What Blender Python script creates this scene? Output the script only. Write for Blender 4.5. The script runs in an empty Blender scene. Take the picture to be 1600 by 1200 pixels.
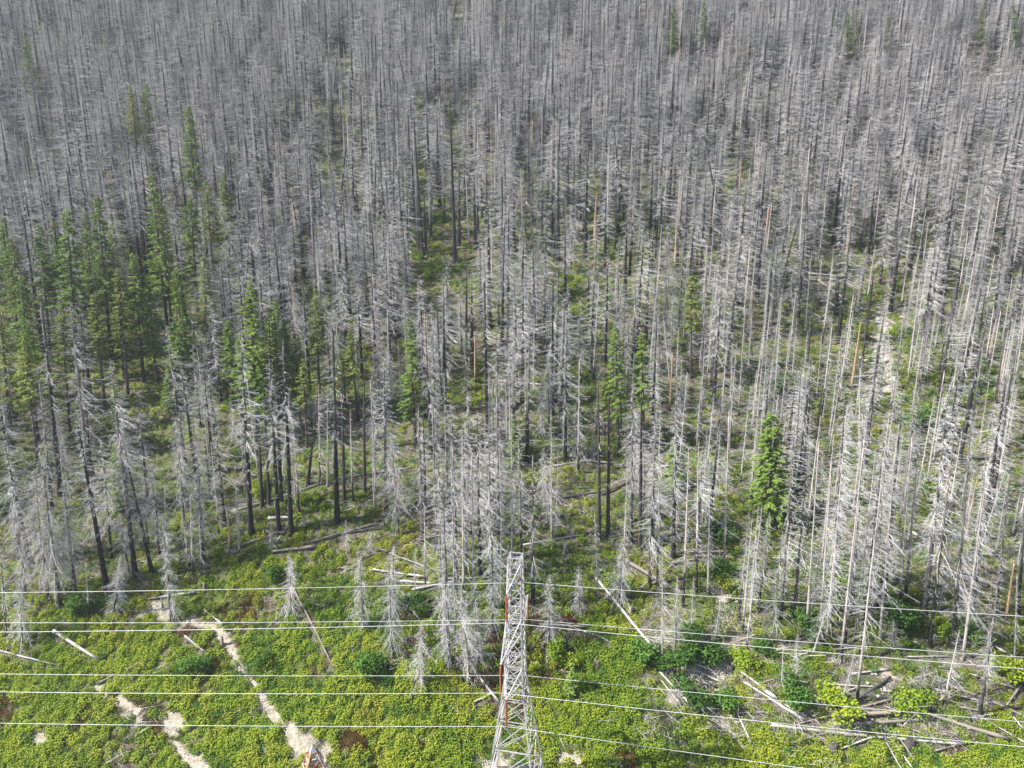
import bpy, math, random
import numpy as np
from math import sin, cos, pi, radians

# ------------------------------------------------------------------ camera, sky, sun, exposure
scene = bpy.context.scene
COL = scene.collection
CAM = np.array([0.0, 0.0, 95.0])
PITCH = radians(14.5)
FPX = 1110.0                                   # focal length in pixels of a 1600 px wide picture
cam_data = bpy.data.cameras.new('camera')
cam_data.sensor_width = 36.0
cam_data.lens = FPX / 1600 * 36
cam_data.clip_start = 1.0
cam_data.clip_end = 4000
cam = bpy.data.objects.new('camera', cam_data)
COL.objects.link(cam)
cam.location = CAM
cam.rotation_euler = (pi / 2 - PITCH, 0, 0)
scene.camera = cam

SUN_DIR = np.array([-0.68, -0.10, 0.70])        # towards the sun
SUN_DIR /= np.linalg.norm(SUN_DIR)
world = bpy.data.worlds.new('World')
scene.world = world
world.use_nodes = True
wn = world.node_tree
sky = wn.nodes.new('ShaderNodeTexSky')
sky.sky_type = 'NISHITA'
sky.sun_disc = False
sky.sun_elevation = math.asin(SUN_DIR[2])
sky.sun_rotation = math.atan2(SUN_DIR[0], SUN_DIR[1])
sky.altitude = 400
bg = wn.nodes['Background']
bg.inputs['Strength'].default_value = 0.07
wn.links.new(sky.outputs[0], bg.inputs[0])
sun_data = bpy.data.lights.new('sun', 'SUN')
sun_data.energy = 5.0
sun_data.angle = radians(0.5)
sun_data.color = (1.0, 0.955, 0.89)
sun = bpy.data.objects.new('sun', sun_data)
COL.objects.link(sun)
import mathutils
sun.rotation_euler = mathutils.Vector(SUN_DIR).to_track_quat('Z', 'Y').to_euler()
sun.location = (-80, 0, 200)
scene.view_settings.view_transform = 'Standard'
scene.view_settings.look = 'None'
scene.view_settings.gamma = 1.0
scene.view_settings.exposure = 1.4
scene.view_settings.use_curve_mapping = False
scene.cycles.max_bounces = 5
scene.cycles.diffuse_bounces = 2
scene.cycles.transmission_bounces = 3

rng = np.random.default_rng(7)
RIGHT = np.array([1.0, 0, 0])
FWD = np.array([0, cos(PITCH), -sin(PITCH)])
UP = np.array([0, sin(PITCH), cos(PITCH)])

# ------------------------------------------------------------------ terrain function
_tab = np.random.default_rng(3).random((256, 256))


def vnoise(x, y):
    x = np.asarray(x, float); y = np.asarray(y, float)
    xi = np.floor(x).astype(int); yi = np.floor(y).astype(int)
    fx = x - xi; fy = y - yi
    fx = fx * fx * (3 - 2 * fx); fy = fy * fy * (3 - 2 * fy)
    a = _tab[xi % 256, yi % 256]; b = _tab[(xi + 1) % 256, yi % 256]
    c = _tab[xi % 256, (yi + 1) % 256]; d = _tab[(xi + 1) % 256, (yi + 1) % 256]
    return (a * (1 - fx) + b * fx) * (1 - fy) + (c * (1 - fx) + d * fx) * fy


_ys = np.arange(-400, 1400, 1.0)
_sl = np.interp(_ys, [-400, -150, 0, 60, 92, 130, 200, 460, 700, 900, 1400], [.05, .2, .42, .47, .50, .53, .565, .57, .5, .3, .05])
_zs = np.cumsum(_sl)
_zs += 3.0 - np.interp(92, _ys, _zs)


def seg_dist(x, y, poly):
    """distance in plan to a polyline"""
    best = np.full(np.shape(x), 1e9)
    if len(poly) == 1:
        return np.hypot(x - poly[0][0], y - poly[0][1])
    for (ax, ay), (bx, by) in zip(poly[:-1], poly[1:]):
        dx, dy = bx - ax, by - ay
        t = np.clip(((x - ax) * dx + (y - ay) * dy) / (dx * dx + dy * dy + 1e-9), 0, 1)
        best = np.minimum(best, np.hypot(x - ax - t * dx, y - ay - t * dy))
    return best


CREEKS = []                                     # (polyline, depth, radius), filled below


def ground(x, y):
    x = np.asarray(x, float); y = np.asarray(y, float)
    z = np.interp(y, _ys, _zs)
    far = np.clip((np.hypot(x, y - 92) - 4) / 14, 0, 1)
    z = z + far * (5.0 * (vnoise(x / 70 + 9.3, y / 55 + 4.1) - .5) + 2.2 * (vnoise(x / 21 + 3, y / 17) - .5))
    z = z + .7 * far * (vnoise(x / 6.3, y / 5.1 + 40) - .5) + .25 * (vnoise(x / 2.1, y / 1.9) - .5)
    for poly, depth, r in CREEKS:
        z = z - depth * np.exp(-(seg_dist(x, y, poly) / r) ** 2)
    return z


def ray(px, py):
    return FWD + RIGHT * ((px - 800) / FPX) - UP * ((py - 600) / FPX)


_T = np.arange(55, 1000, 0.5)


def at(px, py):
    """the point of the hillside that the given picture point looks at"""
    d = ray(px, py)
    P = CAM[None] + d[None] * _T[:, None]
    below = P[:, 2] < ground(P[:, 0], P[:, 1])
    i = int(np.argmax(below)) if below.any() else len(_T) - 1
    p = P[i]
    return np.array([p[0], p[1], float(ground(p[0], p[1]))])


def proj(P):
    d = np.asarray(P, float) - CAM
    dep = d @ FWD
    return 800 + FPX * (d @ RIGHT) / dep, 600 - FPX * (d @ UP) / dep, dep


def pxpoly(pts):
    return [tuple(at(*p)[:2]) for p in pts]


# ditches and the stony creek bed
_creek_up = pxpoly([(1385, 470), (1380, 540), (1388, 600)])
_creek_low = pxpoly([(1135, 860), (1130, 930), (1150, 985), (1128, 1035), (1095, 1068), (1120, 1110), (1160, 1165)])
_ditch = pxpoly([(640, 1010), (600, 1060), (590, 1120), (600, 1200)])
CREEKS += [(_creek_up, 1.6, 4.5), (_creek_low, 1.4, 3.0), (_ditch, 1.1, 1.8)]

BARE = [                                        # bare earth: polyline in plan, radius in metres
    (pxpoly([(262, 980), (300, 975), (338, 984), (360, 1010), (370, 1040), (398, 1070), (413, 1100), (438, 1138), (472, 1165), (502, 1200), (525, 1240)]), 1.0),
    (pxpoly([(345, 985), (362, 1015), (372, 1045)]), .8),
    (pxpoly([(420, 1110), (455, 1150), (500, 1195)]), 1.7),
    (pxpoly([(266, 1130), (272, 1155), (292, 1178), (325, 1215)]), 1.7),
    (pxpoly([(42, 1128), (52, 1140), (66, 1152)]), 1.6),
    (pxpoly([(186, 1098), (200, 1108), (218, 1124)]), 1.2),
    (pxpoly([(150, 1075), (165, 1095)]), .8),
    (pxpoly([(770, 1215), (830, 1205)]), 2.6),
    (pxpoly([(880, 1190), (905, 1195)]), 1.3),
    (_creek_low, .9), (_creek_up, 2.0),
    (pxpoly([(1385, 1060), (1420, 1080)]), 1.1),
    (pxpoly([(1270, 1080), (1300, 1130)]), .8),
    (pxpoly([(1440, 1140), (1500, 1150)]), .9),
    (pxpoly([(1085, 1060), (1055, 1095)]), 1.3),
    (pxpoly([(265, 965), (235, 950)]), 1.2),
]


def bareness(x, y):
    b = np.zeros(np.shape(x))
    w = 1.3 * (vnoise(x / 2.3 + 5, y / 2.3) - .55) + 1.0 * (vnoise(x / .6, y / .6) - .5)
    for poly, r in BARE:
        d = seg_dist(x, y, poly)
        b = np.maximum(b, np.clip((r * (1 + w) - d) / .7 + .4, 0, 1))
    return b


EDGE = np.array([(-200, 905), (0, 905), (150, 890), (280, 860), (400, 842), (560, 795), (640, 800), (700, 860), (780, 890),
                 (850, 870), (1000, 890), (1100, 915), (1200, 960), (1300, 985), (1400, 1000), (1500, 1000), (1800, 985)], float)


def edge_y(px):
    return np.interp(px, EDGE[:, 0], EDGE[:, 1])


# ------------------------------------------------------------------ materials
def new_mat(name):
    m = bpy.data.materials.new(name)
    m.use_nodes = True
    nt = m.node_tree
    return m, nt, nt.nodes['Principled BSDF']


def N(nt, typ, **kw):
    n = nt.nodes.new(typ)
    for k, v in kw.items():
        setattr(n, k, v)
    return n


def noise(nt, scale, detail=4, rough=.6, coord=None):
    n = N(nt, 'ShaderNodeTexNoise')
    n.inputs['Scale'].default_value = scale
    n.inputs['Detail'].default_value = detail
    n.inputs['Roughness'].default_value = rough
    if coord is not None:
        nt.links.new(coord, n.inputs['Vector'])
    return n.outputs['Fac']


def ramp(nt, fac, stops):
    r = N(nt, 'ShaderNodeValToRGB')
    e = r.color_ramp.elements
    while len(e) < len(stops):
        e.new(.5)
    for el, (p, c) in zip(e, stops):
        el.position = p
        el.color = (*c, 1) if len(c) == 3 else c
    nt.links.new(fac, r.inputs[0])
    return r.outputs[0]


def math_(nt, op, a, b=None):
    n = N(nt, 'ShaderNodeMath', operation=op)
    for i, v in enumerate((a, b)):
        if v is None:
            continue
        if isinstance(v, (int, float)):
            n.inputs[i].default_value = v
        else:
            nt.links.new(v, n.inputs[i])
    return n.outputs[0]


def mix(nt, fac, a, b, typ='MIX'):
    n = N(nt, 'ShaderNodeMix', data_type='RGBA', blend_type=typ)
    for s, v in ((n.inputs[0], fac), (n.inputs[6], a), (n.inputs[7], b)):
        if isinstance(v, (int, float)):
            s.default_value = v
        elif isinstance(v, tuple):
            s.default_value = (*v, 1)
        else:
            nt.links.new(v, s)
    return n.outputs[2]


def bump(nt, bsdf, h, strength=.5, dist=.1):
    b = N(nt, 'ShaderNodeBump')
    b.inputs['Strength'].default_value = strength
    b.inputs['Distance'].default_value = dist
    nt.links.new(h, b.inputs['Height'])
    nt.links.new(b.outputs[0], bsdf.inputs['Normal'])


def pos(nt):
    return N(nt, 'ShaderNodeNewGeometry').outputs['Position']


def rnd(nt):
    return N(nt, 'ShaderNodeObjectInfo').outputs['Random']


def objco(nt):
    return N(nt, 'ShaderNodeTexCoord').outputs['Object']


def attr(nt, name):
    return N(nt, 'ShaderNodeAttribute', attribute_name=name).outputs['Fac']


MAT = {}


def wood(name, low, high, char, char_h, rough=.85, vary=.25, tint=None):
    """bark that is charred up to a height and weathered above it"""
    m, nt, b = new_mat(name)
    r = rnd(nt)
    n1 = noise(nt, 1.3, 5, .7, objco(nt))
    n2 = noise(nt, 9, 3, .6, objco(nt))
    base = mix(nt, n2, low, high)
    if tint:
        base = mix(nt, math_(nt, 'MULTIPLY', r, .8), base, tint)
    k = math_(nt, 'ADD', math_(nt, 'MULTIPLY', r, vary * 2), 1 - vary)
    base = mix(nt, 1.0, base, None or base, 'MIX')
    v = N(nt, 'ShaderNodeHueSaturation')
    nt.links.new(base, v.inputs['Color'])
    nt.links.new(k, v.inputs['Value'])
    col = v.outputs[0]
    if char is not None:
        h = attr(nt, 'h')
        s = math_(nt, 'ADD', h, math_(nt, 'MULTIPLY', math_(nt, 'SUBTRACT', n1, .5), .9))
        s = math_(nt, 'SUBTRACT', s, math_(nt, 'MULTIPLY', math_(nt, 'SUBTRACT', r, .5), .5))
        f = ramp(nt, s, [(max(0, char_h - .12), (0, 0, 0)), (char_h + .12, (1, 1, 1))])
        col = mix(nt, f, char, col)
    nt.links.new(col, b.inputs['Base Color'])
    b.inputs['Roughness'].default_value = rough
    b.inputs['Specular IOR Level'].default_value = .25
    bump(nt, b, n2, .6, .08)
    MAT[name] = m
    return m


BLACK = (.022, .021, .022)
wood('bark_grey', (.09, .086, .086), (.20, .19, .187), BLACK, .28, tint=(.16, .14, .125))
wood('bark_charred', (.045, .043, .044), (.13, .125, .123), BLACK, .68)
wood('bark_black', (.025, .024, .025), (.06, .056, .055), None, 0)
wood('bark_pale', (.28, .265, .255), (.48, .46, .445), BLACK, .05, tint=(.40, .34, .29))
wood('wood_tan', (.30, .19, .11), (.46, .33, .21), (.05, .04, .035), .02)
wood('branch_silver', (.38, .377, .38), (.58, .575, .575), None, 0, tint=(.47, .46, .455))
wood('branch_grey', (.33, .327, .332), (.52, .515, .52), None, 0, tint=(.40, .38, .365))
wood('log_bleached', (.33, .305, .28), (.58, .555, .53), None, 0)
wood('log_grey', (.17, .155, .145), (.36, .33, .31), None, 0, tint=(.25, .19, .14))
wood('log_charred', (.02, .02, .02), (.12, .11, .105), None, 0)
wood('bark_living', (.06, .05, .045), (.14, .12, .105), BLACK, .15)
wood('litter_wood', (.22, .20, .185), (.50, .47, .44), None, 0, vary=.4)


def leaf(name, stops, pscale, trans=.35, rough=.6, rvary=.3):
    m, nt, b = new_mat(name)
    p = pos(nt)
    big = noise(nt, pscale, 3, .55, p)
    small = noise(nt, 1.6, 2, .6, p)
    f = math_(nt, 'ADD', math_(nt, 'MULTIPLY', big, 1.3), math_(nt, 'MULTIPLY', small, .55))
    f = math_(nt, 'ADD', math_(nt, 'SUBTRACT', f, .55), math_(nt, 'MULTIPLY', rnd(nt), rvary))
    c = ramp(nt, f, stops)
    nt.links.new(c, b.inputs['Base Color'])
    b.inputs['Roughness'].default_value = rough
    b.inputs['Specular IOR Level'].default_value = .2
    t = N(nt, 'ShaderNodeBsdfTranslucent')
    tc = mix(nt, 1.0, c, (1.0, 1.0, .55), 'MULTIPLY')
    nt.links.new(tc, t.inputs[0])
    mx = N(nt, 'ShaderNodeMixShader')
    mx.inputs[0].default_value = trans
    nt.links.new(b.outputs[0], mx.inputs[1])
    nt.links.new(t.outputs[0], mx.inputs[2])
    nt.links.new(mx.outputs[0], nt.nodes['Material Output'].inputs['Surface'])
    MAT[name] = m


leaf('leaf_cover', [(.06, (.055, .125, .018)), (.28, (.16, .26, .030)), (.48, (.27, .365, .038)), (.74, (.38, .43, .048)), (1.0, (.40, .33, .08))], .06, .42)
leaf('leaf_dry', [(.2, (.10, .10, .035)), (.6, (.20, .165, .07)), (.95, (.26, .20, .10))], .08)
leaf('leaf_red', [(.2, (.10, .035, .018)), (.6, (.17, .07, .028)), (.95, (.21, .12, .04))], .2)
leaf('leaf_bush', [(.2, (.045, .11, .020)), (.55, (.085, .19, .030)), (.9, (.14, .26, .04))], .2)
leaf('leaf_yellow', [(.2, (.16, .26, .02)), (.6, (.26, .35, .028)), (.95, (.36, .39, .035))], .2)
leaf('needles', [(.2, (.10, .175, .036)), (.5, (.17, .265, .05)), (.9, (.235, .33, .06))], .05, .25)
leaf('needles_olive', [(.2, (.13, .165, .045)), (.5, (.20, .24, .06)), (.9, (.28, .31, .075))], .05, .25)

# rock
m, nt, b = new_mat('pale_rock')
n1 = noise(nt, 2.2, 6, .65, objco(nt))
c = ramp(nt, n1, [(.25, (.26, .24, .22)), (.55, (.46, .44, .41)), (.8, (.62, .60, .57))])
v = N(nt, 'ShaderNodeHueSaturation')
nt.links.new(c, v.inputs['Color'])
nt.links.new(math_(nt, 'ADD', math_(nt, 'MULTIPLY', rnd(nt), .5), .65), v.inputs['Value'])
nt.links.new(v.outputs[0], b.inputs['Base Color'])
b.inputs['Roughness'].default_value = .9
bump(nt, b, n1, .6, .1)
MAT['pale_rock'] = m

# galvanised steel with rust
m, nt, b = new_mat('galvanised_steel')
n1 = noise(nt, .55, 5, .7, pos(nt))
c = ramp(nt, n1, [(.30, (.24, .20, .21)), (.42, (.35, .34, .35)), (.56, (.44, .44, .445)), (.64, (.30, .22, .21)), (.76, (.22, .10, .08))])
nt.links.new(c, b.inputs['Base Color'])
b.inputs['Roughness'].default_value = .5
b.inputs['Metallic'].default_value = .1
MAT['galvanised_steel'] = m
m, nt, b = new_mat('rusty_steel')
n1 = noise(nt, .9, 5, .7, pos(nt))
c = ramp(nt, n1, [(.38, (.55, .52, .50)), (.5, (.42, .22, .11)), (.68, (.20, .085, .04))])
nt.links.new(c, b.inputs['Base Color'])
b.inputs['Roughness'].default_value = .75
MAT['rusty_steel'] = m
m, nt, b = new_mat('brown_porcelain')
n1 = noise(nt, 3, 3, .5, pos(nt))
nt.links.new(ramp(nt, n1, [(.3, (.20, .055, .03)), (.7, (.34, .11, .06))]), b.inputs['Base Color'])
b.inputs['Roughness'].default_value = .35
MAT['brown_porcelain'] = m
m, nt, b = new_mat('bright_aluminium')
n1 = noise(nt, .4, 3, .5, pos(nt))
nt.links.new(ramp(nt, n1, [(.3, (.42, .43, .44)), (.7, (.58, .58, .59))]), b.inputs['Base Color'])
b.inputs['Roughness'].default_value = .45
b.inputs['Metallic'].default_value = .15
MAT['bright_aluminium'] = m

# hillside soil
m, nt, b = new_mat('hillside_soil')
p = pos(nt)
big = noise(nt, .045, 5, .6, p)
mid = noise(nt, .35, 5, .65, p)
fine = noise(nt, 3.2, 5, .7, p)
grass = ramp(nt, fine, [(.25, (.028, .050, .012)), (.5, (.075, .110, .024)), (.75, (.15, .17, .045))])
soil = ramp(nt, fine, [(.25, (.055, .045, .033)), (.5, (.125, .105, .08)), (.75, (.26, .235, .20))])
f = math_(nt, 'ADD', math_(nt, 'MULTIPLY', mid, .8), math_(nt, 'MULTIPLY', big, .6))
base = mix(nt, ramp(nt, f, [(.58, (0, 0, 0)), (.76, (1, 1, 1))]), grass, soil)
fine2 = noise(nt, 1.1, 6, .75, p)
dirt = ramp(nt, math_(nt, 'ADD', math_(nt, 'MULTIPLY', fine, .5), math_(nt, 'MULTIPLY', fine2, .5)), [(.33, (.15, .12, .085)), (.48, (.34, .30, .235)), (.66, (.52, .48, .41))])
base = mix(nt, attr(nt, 'bare'), base, dirt)
nt.links.new(base, b.inputs['Base Color'])
b.inputs['Roughness'].default_value = .95
b.inputs['Specular IOR Level'].default_value = .1
bump(nt, b, fine, .8, .25)
MAT['hillside_soil'] = m


# ------------------------------------------------------------------ mesh helpers
class MB:
    """collects shapes of several materials into one mesh"""

    def __init__(self):
        self.v = []; self.f = []; self.mi = []; self.h = []; self.n = 0

    def add(self, v, f, mi=0, h=None):
        v = np.asarray(v, float).reshape(-1, 3)
        self.v.append(v)
        self.f += [tuple(i + self.n for i in q) for q in f]
        self.mi += [mi] * len(f)
        self.h.append(np.full(len(v), .5) if h is None else np.broadcast_to(np.asarray(h, float), (len(v),)))
        self.n += len(v)

    def mesh(self, name, mats, smooth=False):
        me = bpy.data.meshes.new(name)
        V = np.concatenate(self.v)
        me.from_pydata(V.tolist(), [], self.f)
        for m_ in mats:
            me.materials.append(MAT[m_])
        me.polygons.foreach_set('material_index', self.mi)
        a = me.attributes.new('h', 'FLOAT', 'POINT')
        a.data.foreach_set('value', np.concatenate(self.h).astype(np.float32))
        if smooth:
            me.polygons.foreach_set('use_smooth', [True] * len(self.f))
        me.update()
        return me


def frame(d):
    d = d / (np.linalg.norm(d) + 1e-9)
    a = np.array([0, 0, 1.0]) if abs(d[2]) < .9 else np.array([1.0, 0, 0])
    u = np.cross(d, a); u /= np.linalg.norm(u)
    return u, np.cross(d, u)


def tube(mb, pts, rad, k=6, mi=0, hs=None, cap=True, rough=0., rg=None):
    pts = np.asarray(pts, float); n = len(pts)
    ang = np.arange(k) * 2 * pi / k
    V = []
    for i in range(n):
        d = pts[min(i + 1, n - 1)] - pts[max(i - 1, 0)]
        u, w = frame(d)
        r = rad[i] * (np.ones(k) if rg is None else 1 + rough * (rg.random(k) - .5))
        V.append(pts[i] + (r * np.cos(ang))[:, None] * u + (r * np.sin(ang))[:, None] * w)
    F = []
    for i in range(n - 1):
        for j in range(k):
            a = i * k + j; b_ = i * k + (j + 1) % k
            F.append((a, b_, b_ + k, a + k))
    if cap:
        F.append(tuple(range(k))[::-1]); F.append(tuple((n - 1) * k + j for j in range(k)))
    h = None if hs is None else np.repeat(np.asarray(hs, float), k)
    mb.add(np.concatenate(V), F, mi, h)


def spikes(mb, base, tip, r, mi=0, h=None):
    """many thin three-sided twigs at once"""
    base = np.asarray(base); tip = np.asarray(tip); n = len(base)
    d = tip - base
    d /= np.linalg.norm(d, axis=1)[:, None] + 1e-9
    a = np.where(np.abs(d[:, 2:3]) < .9, [[0, 0, 1.0]], [[1.0, 0, 0]])
    u = np.cross(d, a); u /= np.linalg.norm(u, axis=1)[:, None]
    w = np.cross(d, u)
    r = np.broadcast_to(np.asarray(r, float), (n,))[:, None]
    V = np.stack([base + u * r, base + (-.5 * u + .866 * w) * r, base + (-.5 * u - .866 * w) * r, tip], 1).reshape(-1, 3)
    F = []
    for i in range(n):
        q = 4 * i
        F += [(q, q + 1, q + 3), (q + 1, q + 2, q + 3), (q + 2, q, q + 3)]
    mb.add(V, F, mi, None if h is None else np.repeat(h, 4))


def kites(mb, c, d, nrm, ln, wd, fold=.25, mi=0):
    """folded leaf shapes: centre-base c, direction d, normal nrm, length and width"""
    d = d / (np.linalg.norm(d, axis=1)[:, None] + 1e-9)
    s = np.cross(d, nrm); s /= np.linalg.norm(s, axis=1)[:, None] + 1e-9
    n2 = np.cross(s, d)
    ln = np.broadcast_to(np.asarray(ln, float), (len(c),))[:, None]
    wd = np.broadcast_to(np.asarray(wd, float), (len(c),))[:, None]
    V = np.stack([c, c + d * ln * .5 + s * wd * .5 + n2 * wd * fold, c + d * ln, c + d * ln * .5 - s * wd * .5 + n2 * wd * fold], 1).reshape(-1, 3)
    F = []
    for i in range(len(c)):
        q = 4 * i
        F += [(q, q + 1, q + 2), (q, q + 2, q + 3)]
    mb.add(V, F, mi)


def link(name, me, parent=None, **props):
    o = bpy.data.objects.new(name, me)
    COL.objects.link(o)
    if parent is not None:
        o.parent = parent
    for k_, v_ in props.items():
        o[k_] = v_
    return o


def thing(name, loc, label, cat, group=None):
    o = bpy.data.objects.new(name, None)
    o.empty_display_size = .5
    COL.objects.link(o)
    o.location = loc
    o['label'] = label; o['category'] = cat
    if group:
        o['group'] = group
    return o


# ------------------------------------------------------------------ the hillside
def build_hillside():
    ys = np.concatenate([np.arange(-260, 60, 8), np.arange(60, 150, .8), np.arange(150, 300, 1.6), np.arange(300, 560, 4), np.arange(560, 1201, 20)])
    xn = np.concatenate([np.arange(0, 80, .9), np.arange(80, 160, 2), np.arange(160, 400, 6), np.arange(400, 1001, 40)])
    xs = np.concatenate([-xn[:0:-1], xn])
    X, Y = np.meshgrid(xs, ys)
    Z = ground(X, Y)
    nx, ny = len(xs), len(ys)
    V = np.stack([X, Y, Z], -1).reshape(-1, 3)
    idx = np.arange(nx * ny).reshape(ny, nx)
    F = np.stack([idx[:-1, :-1], idx[:-1, 1:], idx[1:, 1:], idx[1:, :-1]], -1).reshape(-1, 4)
    me = bpy.data.meshes.new('hillside')
    me.vertices.add(len(V)); me.vertices.foreach_set('co', V.ravel())
    me.loops.add(F.size); me.loops.foreach_set('vertex_index', F.ravel())
    me.polygons.add(len(F))
    me.polygons.foreach_set('loop_start', np.arange(0, F.size, 4))
    me.polygons.foreach_set('loop_total', np.full(len(F), 4))
    me.update(calc_edges=True)
    a = me.attributes.new('bare', 'FLOAT', 'POINT')
    near = (np.abs(V[:, 0]) < 160) & (V[:, 1] > 60) & (V[:, 1] < 300)
    bv = np.zeros(len(V)); bv[near] = bareness(V[near, 0], V[near, 1])
    a.data.foreach_set('value', bv.astype(np.float32))
    me.polygons.foreach_set('use_smooth', [True] * len(F))
    me.materials.append(MAT['hillside_soil'])
    link('hillside', me, kind='structure')


build_hillside()


# ------------------------------------------------------------------ tree prototypes
def make_dead(seed, H, r0, n_br, L, lo, droop, twigs, curve=.3, broken=False, taper=.85, stub=.3, tw_r=.016, br_r=.035, tw_len=.55, top_up=.25):
    """trunk and branches of a burned conifer, as two meshes"""
    rg = np.random.default_rng(seed)
    tr, br = MB(), MB()
    n = 14
    ts = np.concatenate([[0], np.linspace(0, 1, n)])
    wob = np.cumsum(rg.normal(0, curve * .05, (n + 1, 2)), 0) * np.linspace(0, 1, n + 1)[:, None] * 1.5
    zz = ts * H; zz[0] = -1.0
    P = np.column_stack([wob[:, 0], wob[:, 1], zz])
    R = r0 * (1 - ts) ** taper + .025
    R[0] = r0 * 1.5; R[1] = r0 * 1.35; R[2] *= 1.0
    if broken:
        R = np.maximum(R, r0 * .45)
    tube(tr, P, R, 8, 0, ts, rough=.12, rg=rg)
    if broken:
        nb = 7
        an = rg.random(nb) * 2 * pi
        bs = P[-1] + np.column_stack([np.cos(an), np.sin(an), np.zeros(nb)]) * R[-1] * .6
        spikes(tr, bs, bs + np.column_stack([rg.normal(0, .08, nb), rg.normal(0, .08, nb), rg.uniform(.3, 1.4, nb)]), R[-1] * .4, 0, np.ones(nb))

    def axis(z):
        return np.array([np.interp(z, P[:, 2], P[:, 0]), np.interp(z, P[:, 2], P[:, 1]), z])
    B0, B1, BR = [], [], []
    fav, gaps = rg.random() * 2 * pi, rg.random(40)
    for i in range(n_br):
        t = lo * .35 + (1 - lo * .35) * ((i + rg.random()) / n_br) ** .92
        if broken and t > .97:
            continue
        q = (1 - t) / (1 - lo) if t > lo else 0
        if t > lo:
            ln = L * min(1, (q ** .75) * 1.05 + .10) * rg.uniform(.35, 1.15) * (.6 + .6 * gaps[int(t * 26)])
            if rg.random() < .15:
                ln *= .4
        else:
            ln = L * stub * rg.uniform(.2, 1.1)
            if rg.random() < .35:
                continue
        a = rg.random() * 2 * pi
        ln *= 1 + .28 * cos(a - fav - 9 * gaps[int(t * 8)])
        out = np.array([cos(a), sin(a), 0])
        side = np.array([-sin(a), cos(a), 0])
        up0 = top_up * (t - .5) + rg.normal(0, .12)
        dr = droop * (1.1 - .5 * t) * rg.uniform(.5, 1.3)
        sw = rg.normal(0, .18)
        b0 = axis(t * H)
        S = np.linspace(0, 1, 5)
        pts = b0 + ln * (S[:, None] * out + (up0 * S - dr * S ** 1.7 + .35 * dr * S ** 4)[:, None] * np.array([0, 0, 1.0]) + (sw * S ** 2)[:, None] * side)
        br0 = br_r * (.55 + .6 * ln / L)
        tube(br, pts, br0 * np.array([1, .8, .6, .42, .22]), 3, 0, cap=False)
        m_ = max(1, int(twigs * (ln / L) * rg.uniform(.6, 1.2))) if ln > .5 else 0
        for j in range(m_):
            s = rg.uniform(.15, 1.0)
            k = s * 4; k0 = min(3, int(k)); fr = k - k0
            p0 = pts[k0] * (1 - fr) + pts[k0 + 1] * fr
            dd = pts[k0 + 1] - pts[k0]; dd /= np.linalg.norm(dd)
            sg = 1 if j % 2 else -1
            tl = tw_len * rg.uniform(.35, 1.3) * (1.15 - .5 * s) * (.6 + .4 * ln / L)
            d2 = dd * rg.uniform(.3, .9) + side * sg * rg.uniform(.4, 1.0) + np.array([0, 0, rg.uniform(-.75, .2)])
            d2 /= np.linalg.norm(d2)
            B0.append(p0); B1.append(p0 + d2 * tl); BR.append(tw_r * rg.uniform(.7, 1.3))
    if B0:
        spikes(br, np.array(B0), np.array(B1), np.array(BR))
    return tr, br


DEAD = []      # dict(kind, H, trunk mesh, crown mesh, joined)


def dead_proto(kind, bark, twigm, seed, **kw):
    tr, br = make_dead(seed, **kw)
    t = tr.mesh('trunk', [bark], True)
    c = br.mesh('branches', [twigm], False)
    j = MB()
    for src, mi in ((tr, 0), (br, 1)):
        off = j.n
        j.v += src.v; j.h += src.h
        j.f += [tuple(i + off for i in q) for q in src.f]
        j.mi += [mi] * len(src.f); j.n += src.n
    DEAD.append(dict(kind=kind, H=kw['H'], trunk=t, crown=c, joined=j.mesh('dead tree', [bark, twigm]), idx=len(DEAD)))


for s in range(4):
    dead_proto('full', 'bark_grey' if s != 2 else 'bark_charred', 'branch_silver' if s % 2 else 'branch_grey', 100 + s, H=28, r0=.30 + .03 * s, n_br=230, L=4.4 - .3 * s, lo=.18 + .05 * s, droop=.6, twigs=42, tw_r=.0125, br_r=.031, tw_len=.95)
for s in range(4):
    dead_proto('crowned', 'bark_charred' if s != 1 else 'bark_grey', 'branch_grey' if s % 2 else 'branch_silver', 200 + s, H=38, r0=.46 + .04 * s, n_br=210, L=5.0 - .35 * s, lo=.36 + .05 * s, droop=.55, twigs=46, tw_r=.015, br_r=.036, tw_len=1.1)
for s in range(4):
    dead_proto('pole', 'bark_pale' if s != 3 else 'bark_grey', 'branch_silver', 300 + s, H=26, r0=.17 + .03 * s, n_br=210, L=2.9 + .5 * (s % 2), lo=.13 + .06 * s, droop=.42, twigs=10, tw_r=.013, br_r=.027, tw_len=.85)
dead_proto('full', 'bark_grey', 'branch_grey', 150, H=24, r0=.34, n_br=170, L=3.6, lo=.3, droop=.6, twigs=24, tw_r=.0125, br_r=.031, tw_len=.95, broken=True)
dead_proto('crowned', 'bark_charred', 'branch_silver', 250, H=33, r0=.5, n_br=120, L=4.2, lo=.45, droop=.6, twigs=30, tw_r=.015, br_r=.036, tw_len=1.1, broken=True)
dead_proto('pole', 'bark_pale', 'branch_silver', 350, H=21, r0=.2, n_br=110, L=2.6, lo=.3, droop=.4, twigs=8, tw_r=.013, br_r=.027, tw_len=.85, broken=True)
for s in range(2):
    dead_proto('spar', 'bark_black', 'branch_grey', 400 + s, H=30, r0=.42, n_br=40, L=1.5, lo=.5, droop=.45, twigs=4, stub=.4, taper=.7)
for s in range(2):
    dead_proto('tan', 'wood_tan', 'branch_grey', 500 + s, H=20, r0=.34, n_br=16, L=1.0, lo=.6, droop=.4, twigs=2, broken=True, taper=.5)
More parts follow.
